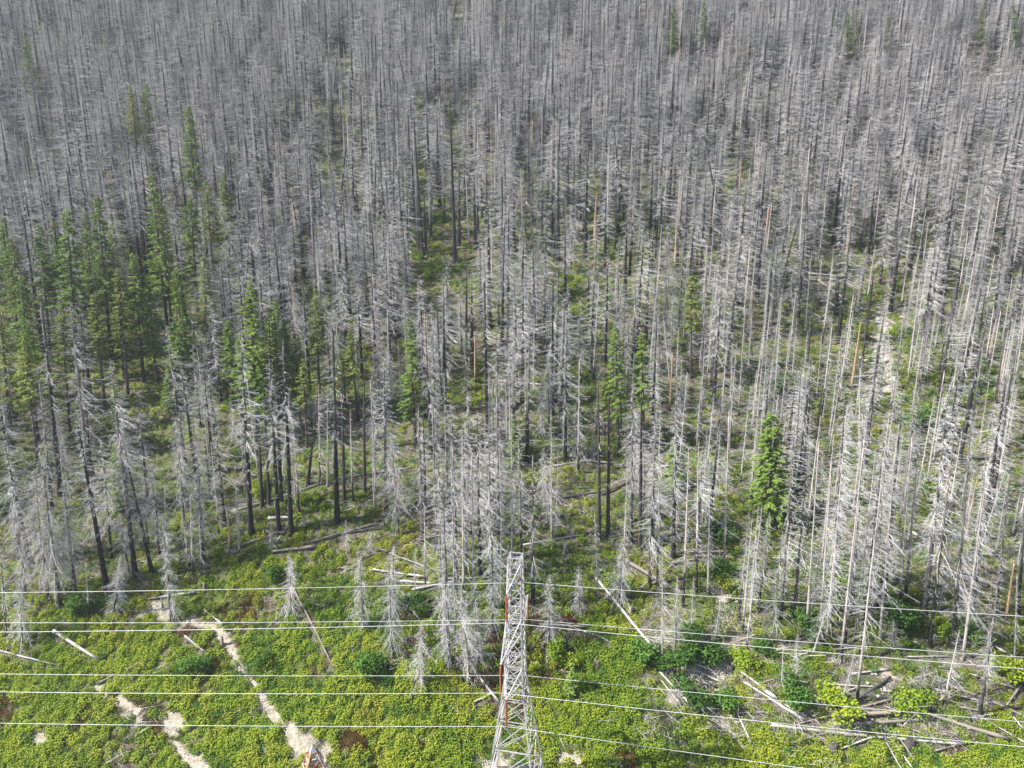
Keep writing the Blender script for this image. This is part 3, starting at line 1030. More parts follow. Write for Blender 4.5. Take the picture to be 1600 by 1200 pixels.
for t in firs:
    opts = [d for d in FIRS if d['kind'] == t['k']]
    d = opts[int(rng.integers(len(opts)))]
    o = thing('fir_tree', (t['x'], t['y'], t['z']), t['label'], 'fir tree', 'living green firs among the dead trees')
    s = t['H'] / d['H']
    w = min(1.3, max(.75, s ** .6)) * (1.08 if t['k'] in ('tall', 'olive') and t['by'] > 200 else .9 if t['by'] < 200 else 1.1)
    o.scale = (w, w, s)
    q = mathutils.Matrix.Rotation(t['lx'], 4, 'Y') @ mathutils.Matrix.Rotation(rng.uniform(0, 6.28), 4, 'Z')
    o.rotation_euler = q.to_euler()
    link('trunk', d['trunk'], o)
    link('foliage', d['crown'], o, kind='stuff')
    if d['dead']:
        link('dead_branches', d['dead'], o, kind='stuff')

# ------------------------------------------------------------------ shrubs
SHRUB_AT = [('green', 580, 1050, 1.25, 'large dark green shrub in the hollow left of the tower'), ('green', 643, 950, .95, 'dark green shrub under the pale crossed logs'), ('green', 1113, 1030, 1.15, 'round dark green shrub in the stony gully'),
            ('yellow', 1168, 1043, 1.0, 'yellow green shrub on the right gully bank'), ('green', 1190, 1022, .9, 'green shrub behind the yellow green gully shrub'), ('green', 1246, 1096, 1.35, 'big green shrub right of the gully'),
            ('yellow', 1302, 1112, 1.3, 'yellow green shrub left of the log jam'), ('yellow', 1417, 1110, 1.15, 'bright round yellow green shrub above the log jam'), ('yellow', 1588, 1065, 1.3, 'yellow green shrub at the right edge'),
            ('green', 1072, 1002, 1.1, 'green shrub below the leaning log'), ('green', 1128, 902, 1.3, 'green shrub at the gully head'), ('green', 1118, 845, 1.3, 'tall green shrub above the gully head'), ('yellow', 1474, 995, 1.0, 'yellow green shrub under the right poles'),
            ('green', 1502, 990, 1.0, 'green shrub right of the yellow pole shrub'), ('yellow', 868, 1030, 1.1, 'yellow green shrub right of the steel tower'), ('yellow', 890, 1040, .8, 'small yellow green shrub beside the tower sapling'), ('green', 1010, 1035, 1.2, 'green shrub left of the leaning log foot'),
            ('green', 1060, 1035, 1.1, 'dark green shrub between log and gully'), ('yellow', 1140, 930, 1.0, 'yellow green shrub on the upper gully bank'), ('green', 610, 1065, .8, 'small dark shrub right of the hollow shrub'), ('green', 430, 905, .9, 'green shrub below the charred logs'),
            ('green', 412, 1035, .7, 'green shrub right of the dirt track bend'), ('green', 130, 960, 1.1, 'green shrub on the far left bank'), ('green', 310, 1045, .9, 'rounded green shrub left of the dirt track'), ('yellow', 405, 775, 1.0, 'yellow green shrub among the rim trunks'),
            ('green', 1265, 985, 1.2, 'green shrub between the right pole trees'), ('green', 1410, 985, 1.5, 'broad green shrub below the right poles'), ('green', 1360, 940, 1.3, 'green shrub in the right pole stand'), ('green', 15, 800, 1.4, 'dark green shrub in far left shade'),
            ('green', 1445, 665, 1.8, 'green shrub in the upper right forest'), ('green', 1225, 615, 1.5, 'green shrub above the broad fir'), ('green', 1235, 440, 1.8, 'green shrub in the right glade'), ('green', 1130, 1105, 1.0, 'narrow green shrub below the gully stones'),
            ('green', 1085, 1095, 1.1, 'green shrub beside the weathered plank heap'), ('yellow', 480, 790, .9, 'yellow shrub behind the charred stump'), ('green', 268, 560, 1.6, 'green shrub in the left forest glade'), ('green', 700, 790, 1.3, 'green shrub above the pale thicket')]
for i, (k, xb, yb, s, lab) in enumerate(SHRUB_AT):
    p = at(xb, yb)
    st, lf = SHRUBS[k][i % 2]
    o = thing('shrub', p, lab, 'shrub', 'shrubs on the cleared slope')
    s *= 1.75
    o.scale = (s * rng.uniform(.9, 1.15), s * rng.uniform(.9, 1.15), s * rng.uniform(.85, 1.1))
    o.rotation_euler = (0, 0, rng.uniform(0, 6.28))
    link('stems', st, o, kind='stuff')
    link('foliage', lf, o, kind='stuff')

# ------------------------------------------------------------------ fallen logs
LOGS = [  # ends in the picture, radius, wood, label
    ((85, 991), (152, 1034), .42, 'w', 'thick white log lying downhill at far left'), ((-10, 1018), (90, 1044), .2, 'w', 'long thin pale log at the far left edge'),
    ((290, 1000), (322, 1023), .2, 'w', 'short pale log left of the dirt track'), ((322, 960), (348, 978), .2, 'w', 'short pale log above the dirt track bend'), ((156, 1070), (182, 1058), .25, 'g', 'short grey log in the left clearing'),
    ((235, 940), (305, 930), .3, 'w', 'bleached log beside the silver snag by the track'), ((130, 792), (166, 766), .42, 'c', 'charred log in the left bank trees'),
    ((488, 852), (590, 822), .27, 'g', 'long dark log leaning uphill in the crossed pair'), ((520, 843), (602, 827), .27, 'c', 'charred log crossing under the grey one'), ((426, 867), (493, 861), .4, 'g', 'grey log lying level in the clearing'),
    ((580, 858), (608, 866), .3, 'g', 'short grey log end right of the clearing stubs'), ((606, 866), (668, 890), .2, 'w', 'pale pole lying towards the thicket'), ((583, 897), (664, 906), .26, 'w', 'pale log topmost of the thicket pile'),
    ((625, 912), (700, 916), .3, 'w', 'second pale log in the thicket pile'), ((646, 924), (712, 914), .32, 'w', 'thick pale log lowest in the thicket pile'), ((690, 909), (770, 906), .24, 'w', 'pale log behind the tower in the thicket'),
    ((628, 938), (656, 974), .2, 'w', 'pale log pointing downhill from the pile'), ((455, 915), (522, 1048), .24, 'g', 'long mottled log lying straight down the clearing'), ((366, 802), (512, 756), .26, 'g', 'long grey log across the rim trunks'),
    ((420, 815), (456, 813), .5, 'w', 'stubby white log among the rim trunks'), ((370, 858), (440, 834), .28, 'g', 'brownish log at the rim below the white one'), ((430, 850), (452, 826), .16, 'w', 'thin pale stick leaning by the rim trunks'),
    ((640, 800), (690, 782), .2, 'w', 'pale log above the thicket'), ((752, 1068), (780, 1102), .3, 'w', 'pale log beside the tower waist'), ((742, 1102), (772, 1086), .2, 'w', 'small pale log crossing by the tower'),
    ((843, 981), (914, 985), .27, 'w', 'white log lying level right of the tower'), ((932, 908), (1024, 1024), .34, 'w', 'long white log slanting down right of the tower'), ((976, 880), (1070, 938), .48, 'g', 'thick grey log slanting behind the white one'),
    ((818, 856), (912, 838), .24, 'w', 'pale log across the slope behind the tower'), ((1000, 922), (1070, 872), .14, 'w', 'thin pale pole leaning across the grey log'), ((1078, 869), (1138, 866), .36, 'g', 'grey log lying level at the gully head'),
    ((1050, 884), (1112, 878), .25, 'g', 'lower grey log at the gully head'), ((1032, 1055), (1084, 1110), .26, 'w', 'pale plank like log in the weathered heap'), ((1042, 1052), (1090, 1110), .24, 'g', 'grey log along the weathered heap'),
    ((1034, 1070), (1062, 1102), .2, 'w', 'lowest pale log of the weathered heap'), ((1050, 1066), (1078, 1104), .2, 'g', 'short grey log inside the weathered heap'), ((1080, 1048), (1126, 1068), .22, 'w', 'pale log over the gully stones'), ((1085, 1042), (1118, 1052), .18, 'w', 'small pale log above the gully stones'),
    ((1160, 1060), (1214, 1097), .3, 'w', 'pale log right of the gully mouth'), ((1165, 1076), (1252, 1130), .33, 'w', 'long pale log right of the gully mouth'), ((1195, 1088), (1252, 1124), .2, 'w', 'thin pale log above the long gully log'),
    ((1140, 1095), (1174, 1168), .2, 'w', 'pale pole pointing downhill below the gully'), ((1152, 1119), (1208, 1117), .14, 'w', 'thin pale pole level below the gully'), ((1272, 1073), (1372, 1079), .2, 'w', 'long thin pale log above the log jam'),
    ((1380, 1084), (1450, 1091), .2, 'w', 'thin pale log behind the bright round shrub'), ((1344, 1121), (1440, 1117), .42, 'g', 'thick brownish log in the log jam'), ((1432, 1116), (1572, 1164), .42, 'g', 'long thick grey log leaving the log jam'),
    ((1300, 1138), (1456, 1129), .36, 'g', 'grey log on the near side of the jam'), ((1205, 1139), (1400, 1160), .34, 'w', 'long bleached log lying below the jam'), ((1400, 1158), (1500, 1166), .25, 'w', 'bleached log right end below the jam'),
    ((1250, 1134), (1398, 1094), .22, 'g', 'thin grey pole across the jam'), ((1298, 1180), (1384, 1150), .22, 'w', 'pale pole lowest below the jam'), ((1392, 1158), (1424, 1202), .16, 'w', 'first pale stick of the fanned bundle'),
    ((1402, 1156), (1432, 1198), .16, 'g', 'grey stick of the fanned bundle'), ((1382, 1162), (1408, 1204), .14, 'w', 'left pale stick of the fanned bundle'), ((1462, 1068), (1546, 1100), .38, 'g', 'thick grey log on the right slope'),
    ((1548, 1100), (1612, 1128), .32, 'g', 'grey log running off the right edge'), ((1460, 1083), (1532, 1103), .22, 'w', 'pale log beneath the thick grey one'), ((1485, 1062), (1506, 1082), .14, 'w', 'short pale stick on the right slope'),
    ((1418, 1031), (1482, 1029), .18, 'w', 'thin pale log under the right poles'), ((1545, 1030), (1576, 1048), .28, 'w', 'short white log at upper right slope'), ((1560, 1020), (1606, 1044), .2, 'w', 'pale log beside the right edge shrub'),
    ((1555, 1140), (1606, 1170), .18, 'w', 'thin pale pole at lower right corner'), ((1340, 1098), (1388, 1067), .34, 'c', 'charred log slanting up from the jam'), ((1572, 1107), (1594, 1074), .26, 'g', 'grey log leaning at the right edge'), ((1580, 1124), (1596, 1142), .16, 'w', 'short pale stick by the right edge log'),
    ((1256, 431), (1308, 434), .36, 'w', 'white log in the right forest glade'), ((1276, 440), (1322, 472), .32, 'w', 'second white log in the right glade'), ((1334, 500), (1392, 507), .3, 'w', 'pale log above the rock gully'), ((1250, 482), (1292, 502), .3, 'g', 'grey log below the right glade'),
    ((1362, 546), (1398, 548), .28, 'w', 'pale log across the rock gully'), ((1355, 577), (1388, 566), .26, 'g', 'grey log lower in the rock gully'), ((592, 402), (622, 427), .34, 'w', 'white log in the middle forest'), ((688, 518), (716, 540), .32, 'w', 'pale log right of the tan trunks'),
    ((718, 500), (742, 527), .3, 'w', 'pale log leaning behind the tan trunks'), ((778, 599), (848, 606), .3, 'w', 'bleached log level in the central forest'), ((472, 601), (527, 591), .3, 'w', 'bleached log by the middle left firs'), ((820, 318), (852, 346), .5, 'w', 'white log in the upper central glade'),
    ((720, 325), (762, 336), .4, 'w', 'pale log in the upper glade'), ((738, 392), (770, 372), .4, 'w', 'pale log in the central glade'), ((890, 985), (935, 1000), .16, 'w', 'thin pale stick right of the level log'), ((935, 1000), (962, 1012), .14, 'w', 'small pale stick left of the log foot'),
    ((690, 990), (720, 965), .14, 'w', 'thin pale stick leaning in the thicket'), ((1215, 1010), (1262, 1000), .16, 'w', 'thin pale log among the gully poles'), ((1492, 900), (1540, 915), .3, 'w', 'white log in the far right stand'), ((1424, 838), (1452, 852), .4, 'w', 'thick white log in upper right stand'),
    ((1500, 1130), (1556, 1118), .14, 'w', 'thin pale pole across the right slope'), ((1310, 1090), (1345, 1075), .16, 'w', 'small pale log beside jam shrub'), ((1268, 1150), (1300, 1168), .18, 'g', 'short grey log below the long pale one'),
    ((1130, 1010), (1185, 996), .2, 'g', 'grey log across the upper gully'), ((1185, 1072), (1228, 1062), .18, 'g', 'short grey log above the gully shrubs'), ((1092, 1108), (1148, 1098), .2, 'g', 'grey log below the narrow gully shrub'),
    ((1262, 1112), (1290, 1150), .2, 'g', 'grey log pointing down from the left jam shrub'), ((1332, 1060), (1388, 1048), .2, 'w', 'pale log above the jam behind the tall pole'), ((1430, 1066), (1466, 1052), .18, 'g', 'small grey log under the slope poles'),
    ((1500, 1112), (1552, 1122), .2, 'g', 'grey log below the thick slope log'), ((1520, 1060), (1580, 1078), .2, 'w', 'pale log right of the slope poles'), ((1240, 1165), (1292, 1148), .2, 'g', 'grey log at the foot of the long bleached log'),
    ((1460, 1180), (1520, 1164), .2, 'g', 'grey log beyond the fanned bundle'), ((1385, 1132), (1440, 1150), .26, 'g', 'grey log crossing the heart of the jam'), ((1410, 1140), (1446, 1108), .2, 'w', 'pale log crossing the heart of the jam'),
    ((560, 745), (640, 735), .2, 'w', 'thin pale log behind the rim trunks'), ((880, 780), (950, 770), .28, 'g', 'grey log in forest above the leaning log'), ((1000, 740), (1060, 728), .26, 'w', 'pale log in forest above the gully'), ((905, 720), (960, 728), .25, 'w', 'pale log below the two firs'),
    ((940, 775), (1010, 745), .34, 'c', 'charred log in forest above the gully'), ((850, 735), (930, 722), .26, 'w', 'bleached log in forest above the tower'),
]
LOGSEG = []
LM = {'w': 'log_bleached', 'g': 'log_grey', 'c': 'log_charred'}


def log_mesh(A, B, r, mat, seed):
    rg = np.random.default_rng(seed)
    A = np.array(A); B = np.array(B)
    n = 9
    S = np.linspace(0, 1, n)
    pts = A + (B - A) * S[:, None]
    gz = ground(pts[:, 0], pts[:, 1])
    line = np.polyfit(S, gz, 1)
    pz = np.polyval(line, S)
    pz += max(0, np.percentile(gz - pz, 70)) + r * .8 + .22
    pts[:, 2] = pz
    L_ = np.linalg.norm(B - A)
    pts[:, 0] += np.cumsum(rg.normal(0, .012 * L_ / 4, n)) * S * (1 - S) * 2.5
    pts[:, 2] += rg.normal(0, .02, n) - .05 * L_ / 10 * np.sin(S * pi)
    c0 = pts[0].copy()
    mb = MB()
    big = (1, .62) if rg.random() < .5 else (.66, 1)
    rad = .82 * r * np.interp(S, [0, 1], big) * rg.uniform(.93, 1.07, n)
    tube(mb, pts - c0, rad, 9, 0, [.8] * n, rough=.18, rg=rg)
    # splintered ends and stubs of branches
    d = (pts[-1] - pts[0]) / L_
    for e, sg in ((pts[0], -1), (pts[-1], 1)):
        k = 5
        u, w = frame(d)
        an = rg.random(k) * 2 * pi
        bs = e - c0 + (np.cos(an)[:, None] * u + np.sin(an)[:, None] * w) * r * .4
        spikes(mb, bs, bs + d * sg * rg.uniform(.2, .9, k)[:, None] + rg.normal(0, .06, (k, 3)), r * .32)
    k = int(3 + L_ / 2)
    s_ = rg.random(k)
    bs = np.column_stack([np.interp(s_, S, pts[:, i] - c0[i]) for i in range(3)])
    dr = rg.normal(0, 1, (k, 3)); dr[:, 2] = np.abs(dr[:, 2]) * .6
    dr /= np.linalg.norm(dr, axis=1)[:, None]
    spikes(mb, bs, bs + dr * rg.uniform(.35, 1.5, k)[:, None], .045)
    return c0, mb.mesh('log', [mat], True)


for i, (a, b_, r, k, lab) in enumerate(LOGS):
    LOGSEG.append([tuple(at(*a)[:2]), tuple(at(*b_)[:2])])
    c0, me = log_mesh(at(*a), at(*b_), r, LM[k], 900 + i)
    o = link('fallen_log', me, label=lab, category='log', group='fallen logs on the slope')
    o.location = c0

# ------------------------------------------------------------------ stumps
def stump_mesh(seed, r, h, mat):
    rg = np.random.default_rng(seed)
    mb = MB()
    tube(mb, [[0, 0, -.5], [0, 0, 0], [0, 0, .25 * h], [.03, 0, .7 * h], [.05, .02, h]], [r * 1.7, r * 1.5, r * 1.1, r, r * .85], 11, 0, [.8] * 5, rough=.3, rg=rg)
    an = np.arange(9) * .7
    bs = np.column_stack([np.cos(an) * r * .65, np.sin(an) * r * .65, np.full(9, h * .95)])
    spikes(mb, bs, bs + np.column_stack([rg.normal(0, .06, 9), rg.normal(0, .06, 9), rg.uniform(.1, .7, 9)]), r * .3)
    an = np.arange(6) * 1.05
    bs = np.column_stack([np.cos(an) * r * .8, np.sin(an) * r * .8, np.full(6, .2)])
    spikes(mb, bs, bs * np.array([2.6, 2.6, 0]) + np.array([0, 0, -.1]), r * .35)
    return mb.mesh('stump', [mat], True)


for i, (x, y, r, h, k, lab) in enumerate([(494, 783, .7, 1.8, 'c', 'charred stump above the green clearing'), (422, 832, .35, 1.6, 'g', 'grey stump under the stubby white log'), (1421, 1168, .8, 1.1, 'c', 'black burnt stump below the log jam'),
                                          (1301, 1172, .75, 1.1, 'c', 'black burnt stump left of the jam foot'), (1140, 1052, .6, 1.0, 'c', 'dark stump beside the gully shrub'), (985, 962, .35, 1.5, 'g', 'grey cut stump behind the long white log'),
                                          (1128, 1100, .5, 1.6, 'g', 'grey split stump below the gully stones'), (884, 865, .4, 2.0, 'g', 'grey stump behind the tower on grass'), (932, 1040, .5, .7, 'g', 'low grey stump right of the tower'), (1258, 985, .4, 1.0, 'g', 'grey stump among the gully poles'),
                                          (320, 925, .25, 1.6, 'g', 'thin grey stump above the dirt track'), (425, 850, .3, 2.2, 'g', 'tall thin stub on the clearing rim'), (348, 1010, .25, 1.8, 'g', 'grey stub standing in the dirt track'), (255, 955, .18, 2.6, 'g', 'thin stub left of the silver snag')]):
    o = link('stump', stump_mesh(40 + i, r, h, LM[k]), label=lab, category='stump', group='stumps on the slope')
    o.location = at(x, y)

# ------------------------------------------------------------------ pale boulders
def rock_mesh(seed):
    import bmesh
    bm = bmesh.new()
    bmesh.ops.create_icosphere(bm, subdivisions=2, radius=1)
    rg = np.random.default_rng(seed)
    k = rg.normal(0, 1, (7, 3)); k /= np.linalg.norm(k, axis=1)[:, None]
    for v_ in bm.verts:
        c_ = np.array(v_.co)
        for n_ in k:
            dd = c_ @ n_
            if dd > .62:
                c_ = c_ - n_ * (dd - .62)
        v_.co = c_ * rg.uniform(.95, 1.05) * np.array([1.0, .8, .65])
    me = bpy.data.meshes.new('boulder')
    bm.to_mesh(me); bm.free()
    me.materials.append(MAT['pale_rock'])
    return me


ROCKS = [rock_mesh(70 + i) for i in range(4)]
_sp = [('in the stony gully', [(1100, 1045, .55), (1097, 1062, .6), (1085, 1070, .45), (1108, 1075, .5), (1120, 1082, .4), (1092, 1085, .5), (1105, 1092, .4), (1115, 1058, .35), (1078, 1082, .35), (1160, 1058, .4), (1148, 1012, .4), (1138, 985, .35), (1130, 955, .4)]),
       ('in the rock gully of the right forest', [(1372, 500, .9), (1385, 510, .8), (1378, 530, .9), (1392, 535, .7), (1370, 552, .8), (1382, 565, .9), (1372, 580, 1.0), (1386, 590, .9), (1364, 570, .7), (1376, 598, .8), (1392, 605, .7), (1352, 565, .8), (1410, 498, .9), (1345, 560, .7)]),
       ('beside the log jam', [(1425, 1120, .55), (1415, 1127, .5), (1372, 1092, .5), (1368, 1055, .45), (1355, 1070, .35), (1378, 1098, .35), (1450, 1145, .4), (1462, 1152, .35), (1350, 1105, .35), (1400, 1108, .3)]),
       ('right of the gully', [(1220, 1100, .3), (1252, 1038, .35), (1218, 1150, .35), (1290, 1085, .3)]),
       ('in the upper central forest', [(905, 335, 1.0), (930, 330, .9), (640, 395, 1.0), (750, 385, .9), (985, 270, 1.0)]),
       ('on the upper left slope', [(60, 35, 1.4), (72, 45, 1.2), (20, 62, 1.2), (45, 58, 1.0)])]
for place, lst in _sp:
    lst = sorted(lst)
    for i, (x, y, s) in enumerate(lst):
        lab = f'pale boulder {place}, ' + ('leftmost of its heap' if i == 0 else 'rightmost of its heap' if i == len(lst) - 1 else f'{ordinal(i)} from left')
        o = link('boulder', ROCKS[i % 4], label=lab, category='boulder', group='pale boulders on the slope')
        p = at(x, y)
        o.location = p + np.array([0, 0, .15 * s])
        o.scale = (s, s * rng.uniform(.8, 1.2), s * rng.uniform(.8, 1.1))
        o.rotation_euler = (rng.uniform(-.3, .3), rng.uniform(-.3, .3), rng.uniform(0, 6.28))

# ------------------------------------------------------------------ steel tower and cables
BAR = None


def bar_mesh(p, q, w):
    p = np.asarray(p, float); q = np.asarray(q, float)
    u, v_ = frame(q - p)
    c_ = [(1, 1), (-1, 1), (-1, -1), (1, -1)]
    V = [p + (a * u + b2 * v_) * w / 2 for a, b2 in c_] + [q + (a * u + b2 * v_) * w / 2 for a, b2 in c_]
    return V, [(0, 1, 2, 3), (7, 6, 5, 4), (0, 4, 5, 1), (1, 5, 6, 2), (2, 6, 7, 3), (3, 7, 4, 0)]


def bars(name, lst, w, mat, parent):
    for p, q in lst:
        mb = MB()
        V, F = bar_mesh(p, q, w)
        mb.add(V, F)
        link(name, mb.mesh(name, [mat]), parent)


TW = np.array([0.5, 92.0]); ROT = radians(-13)
cr, sr = cos(ROT), sin(ROT)
tz = float(ground(*TW))
TOPH = CAM[2] - 49.1 - tz
tower = thing('transmission_tower', (TW[0], TW[1], tz), 'tall lattice steel power tower standing at the foot of the slope', 'power tower')
tower.rotation_euler = (0, 0, ROT)
WAIST = CAM[2] - 69.0 - tz


def hw(h):
    return .88 + .47 * (TOPH - h) / (TOPH - WAIST) if h > WAIST else 1.35 + 2.9 * (WAIST - h) / WAIST


def ring(h):
    w = hw(h)
    return [np.array([sx * w, sy * w, h]) for sx, sy in ((-1, -1), (1, -1), (1, 1), (-1, 1))]


levels = [0, 6.2, 11.8, 16.6, 20.2] + list(np.linspace(WAIST, TOPH, 9))
for k in range(4):
    mb = MB()
    for a, b_ in ((-.5, WAIST), (WAIST, TOPH)):
        pa, pb = ring(a)[k], ring(b_)[k]
        V, F = bar_mesh(pa, pb, .21)
        mb.add(V, F)
    link('leg', mb.mesh('leg', ['galvanised_steel']), tower)
dg, hz = [], []
for a, b_ in zip(levels[:-1], levels[1:]):
    ra, rb = ring(a), ring(b_)
    for k in range(4):
        k2 = (k + 1) % 4
        dg += [(ra[k], rb[k2]), (ra[k2], rb[k])]
        hz.append((rb[k], rb[k2]))
    if b_ < WAIST + .1 and b_ > 10:
        hz.append((rb[0], rb[2]))
bars('diagonal_brace', dg, .10, 'galvanised_steel', tower)
bars('horizontal_brace', hz, .10, 'galvanised_steel', tower)
ARMS = [(CAM[2] - 52.2 - tz, 5.5), (CAM[2] - 60.8 - tz, 9.0), (CAM[2] - 68.8 - tz, 5.8)]
WIRE_DROP = 4.4
tips = []
for (h, span) in ARMS:
    for sy in (-1, 1):
        w = hw(h)
        tip = np.array([0, sy * span, h + .15])
        ch = []
        for sx in (-1, 1):
            ch += [(np.array([sx * w, sy * w, h]), tip), (np.array([sx * hw(min(h + 2.2, TOPH)), sy * hw(min(h + 2.2, TOPH)), min(h + 2.2, TOPH)]), tip)]
        bars('crossarm_chord', ch, .14, 'galvanised_steel' if sy < 0 else 'galvanised_steel', tower)
        lc = []
        nn = 4 if span > 7 else 3
        for j in range(nn):
            s0, s1 = j / nn, (j + .5) / nn
            lo2 = [c_[0] * (1 - s0) + c_[1] * s0 for c_ in ch]
            hi2 = [c_[0] * (1 - s1) + c_[1] * s1 for c_ in ch]
            lc += [(lo2[0], hi2[1]), (lo2[2], hi2[3]), (lo2[0], hi2[2]), (lo2[2], lo2[0]), (lo2[1], lo2[3])]
        bars('crossarm_brace', lc, .07, 'galvanised_steel', tower)
        mb = MB()
        zz, rr = [], []
        for j in range(20):
            z0 = -.25 - j * (WIRE_DROP - .5) / 20
            zz += [z0, z0 - .03, z0 - .10, z0 - .13]; rr += [.06, .17, .17, .06]
        zz = [0] + zz + [-WIRE_DROP]; rr = [.05] + rr + [.05]
        tube(mb, [tip + np.array([0, 0, z_]) for z_ in zz], rr, 8)
        link('insulator_string', mb.mesh('insulator_string', ['brown_porcelain']), tower)
        loc = tip + np.array([0, 0, -WIRE_DROP])
        tips.append((h, sy, np.array([TW[0] + cr * loc[0] - sr * loc[1], TW[1] + sr * loc[0] + cr * loc[1], tz + loc[2]])))


def cable(name, pts_, lab):
    mb = MB()
    tube(mb, pts_, [.035] * len(pts_), 6)
    link(name, mb.mesh(name, ['bright_aluminium'], True), label=lab, category='power cable', group='power cables of the steel tower')


def unproj(px, py, dep):
    return CAM + ray(px, py) * dep


LEFT_Y = {(0, 1): 926, (1, 1): 973, (2, 1): 1053, (0, -1): 987.5, (1, -1): 1081, (2, -1): 1130}
RIGHT_Y = {(0, 1): 963, (1, 1): 1027, (2, 1): 1128, (0, -1): 1045, (1, -1): 1167, (2, -1): 1245}
WN = {(0, 1): 'white power cable on the far top crossarm, uppermost of all', (1, 1): 'white power cable on the far middle crossarm, second from the top', (2, 1): 'white power cable on the far lowest crossarm, fourth from the top',
      (0, -1): 'white power cable on the near top crossarm, third from the top', (1, -1): 'white power cable on the near middle crossarm, fifth from the top', (2, -1): 'white power cable on the near lowest crossarm, lowest of all'}
for (h, sy, tp) in tips:
    k = [abs(h - a[0]) < .01 for a in ARMS].index(True)
    _, _, dt = proj(tp)
    L_ = unproj(0, LEFT_Y[(k, sy)], dt * 1.115)
    R_ = unproj(1600, RIGHT_Y[(k, sy)], dt * .823)
    lp = [tp + (L_ - tp) * s + np.array([0, 0, 1.0]) * (-.9 * s * (1 - s)) for s in np.linspace(2.0, 0, 33)]
    rp = [tp + (R_ - tp) * s + np.array([0, 0, 1.0]) * (-.9 * s * (1 - s)) for s in np.linspace(0, 2.0, 33)][1:]
    cable('power_cable', lp + rp, WN[(k, sy)])

# the second tower, whose tip just reaches into view
tip_p = unproj(489, 1173, 86.0)
b2 = np.array([tip_p[0], tip_p[1], float(ground(tip_p[0], tip_p[1]))])
HT = tip_p[2] - b2[2]
tower2 = thing('transmission_tower', b2, 'rusty lattice tower tip rising beside the lower dirt track', 'power tower')
tower2.rotation_euler = (0, 0, radians(24))


def ring2(h):
    w = .35 + (HT - h) * .36 if HT - h < 2.4 else 1.2 + (HT - 2.4 - h) * .07
    return [np.array([sx * w, sy * w, h]) for sx, sy in ((-1, -1), (1, -1), (1, 1), (-1, 1))]


lv = [-.5, 7, 14, 20, 25, 29, HT - 8, HT - 5, HT - 2.4, HT - 1.1, HT]
for k in range(4):
    mb = MB()
    for a, b_ in zip((-.5, HT - 2.4), (HT - 2.4, HT)):
        V, F = bar_mesh(ring2(a)[k], ring2(b_)[k], .2)
        mb.add(V, F)
    link('leg', mb.mesh('leg', ['rusty_steel']), tower2)
dg, hz = [], []
for a, b_ in zip(lv[:-1], lv[1:]):
    ra, rb = ring2(a), ring2(b_)
    for k in range(4):
        k2 = (k + 1) % 4
        dg += [(ra[k], rb[k2]), (ra[k2], rb[k])]
        hz.append((rb[k], rb[k2]))
bars('diagonal_brace', dg, .11, 'rusty_steel', tower2)
bars('horizontal_brace', hz, .13, 'galvanised_steel', tower2)
mb = MB()
rt = ring2(HT)
mb.add(rt + [p_ + np.array([0, 0, .12]) for p_ in rt] + [np.array([0, 0, HT + .8])], [(3, 2, 1, 0), (0, 1, 5, 4), (1, 2, 6, 5), (2, 3, 7, 6), (3, 0, 4, 7), (4, 5, 8), (5, 6, 8), (6, 7, 8), (7, 4, 8)])
link('cap_plate', mb.mesh('cap_plate', ['galvanised_steel']), tower2)


# ------------------------------------------------------------------ ground cover
def clump(seed, leafm, r, h, n, ls):
    rg = np.random.default_rng(seed)
    mb = MB()
    a = rg.random(n) * 2 * pi
    q = np.sqrt(rg.random(n))
    x, y = np.cos(a) * q * r, np.sin(a) * q * r
    z = h * (1 - q ** 2 * .8) * rg.uniform(.35, 1.0, n)
    C = np.column_stack([x, y, z])
    D = np.column_stack([np.cos(a) * .8, np.sin(a) * .8, rg.uniform(-.4, .4, n)]) + rg.normal(0, .4, (n, 3))
    NN = np.column_stack([np.cos(a) * .5 * q, np.sin(a) * .5 * q, np.ones(n)]) + rg.normal(0, .3, (n, 3))
    kites(mb, C, D, NN, ls * rg.uniform(.6, 1.3, n), ls * .8 * rg.uniform(.6, 1.2, n), .1)
    return mb.mesh('clump', [leafm])


def tuft(seed, leafm, n=46, h=.7):
    rg = np.random.default_rng(seed)
    mb = MB()
    a = rg.random(n) * 2 * pi
    b0 = np.column_stack([rg.normal(0, .22, n), rg.normal(0, .22, n), np.zeros(n)])
    tp = b0 + np.column_stack([np.cos(a) * .35, np.sin(a) * .35, rg.uniform(.4, 1, n) * h])
    spikes(mb, b0, tp, .022)
    return mb.mesh('tuft', [leafm])


def stick_pile(seed, n=16):
    rg = np.random.default_rng(seed)
    mb = MB()
    for i in range(n):
        a = rg.random() * pi
        c_ = np.array([rg.normal(0, .8), rg.normal(0, .8), rg.uniform(.05, .3)])
        d = np.array([cos(a), sin(a), rg.normal(0, .18)]) * rg.uniform(.4, 1.6)
        spikes(mb, [c_ - d], [c_ + d], [rg.uniform(.02, .05)])
    for i in range(10):
        c_ = np.array([rg.normal(0, .7), rg.normal(0, .7), 0])
        d = np.array([rg.normal(0, .35), rg.normal(0, .35), 1.0]) * rg.uniform(.5, 1.8)
        spikes(mb, [c_], [c_ + d], [rg.uniform(.012, .03)])
    return mb.mesh('sticks', ['litter_wood'])


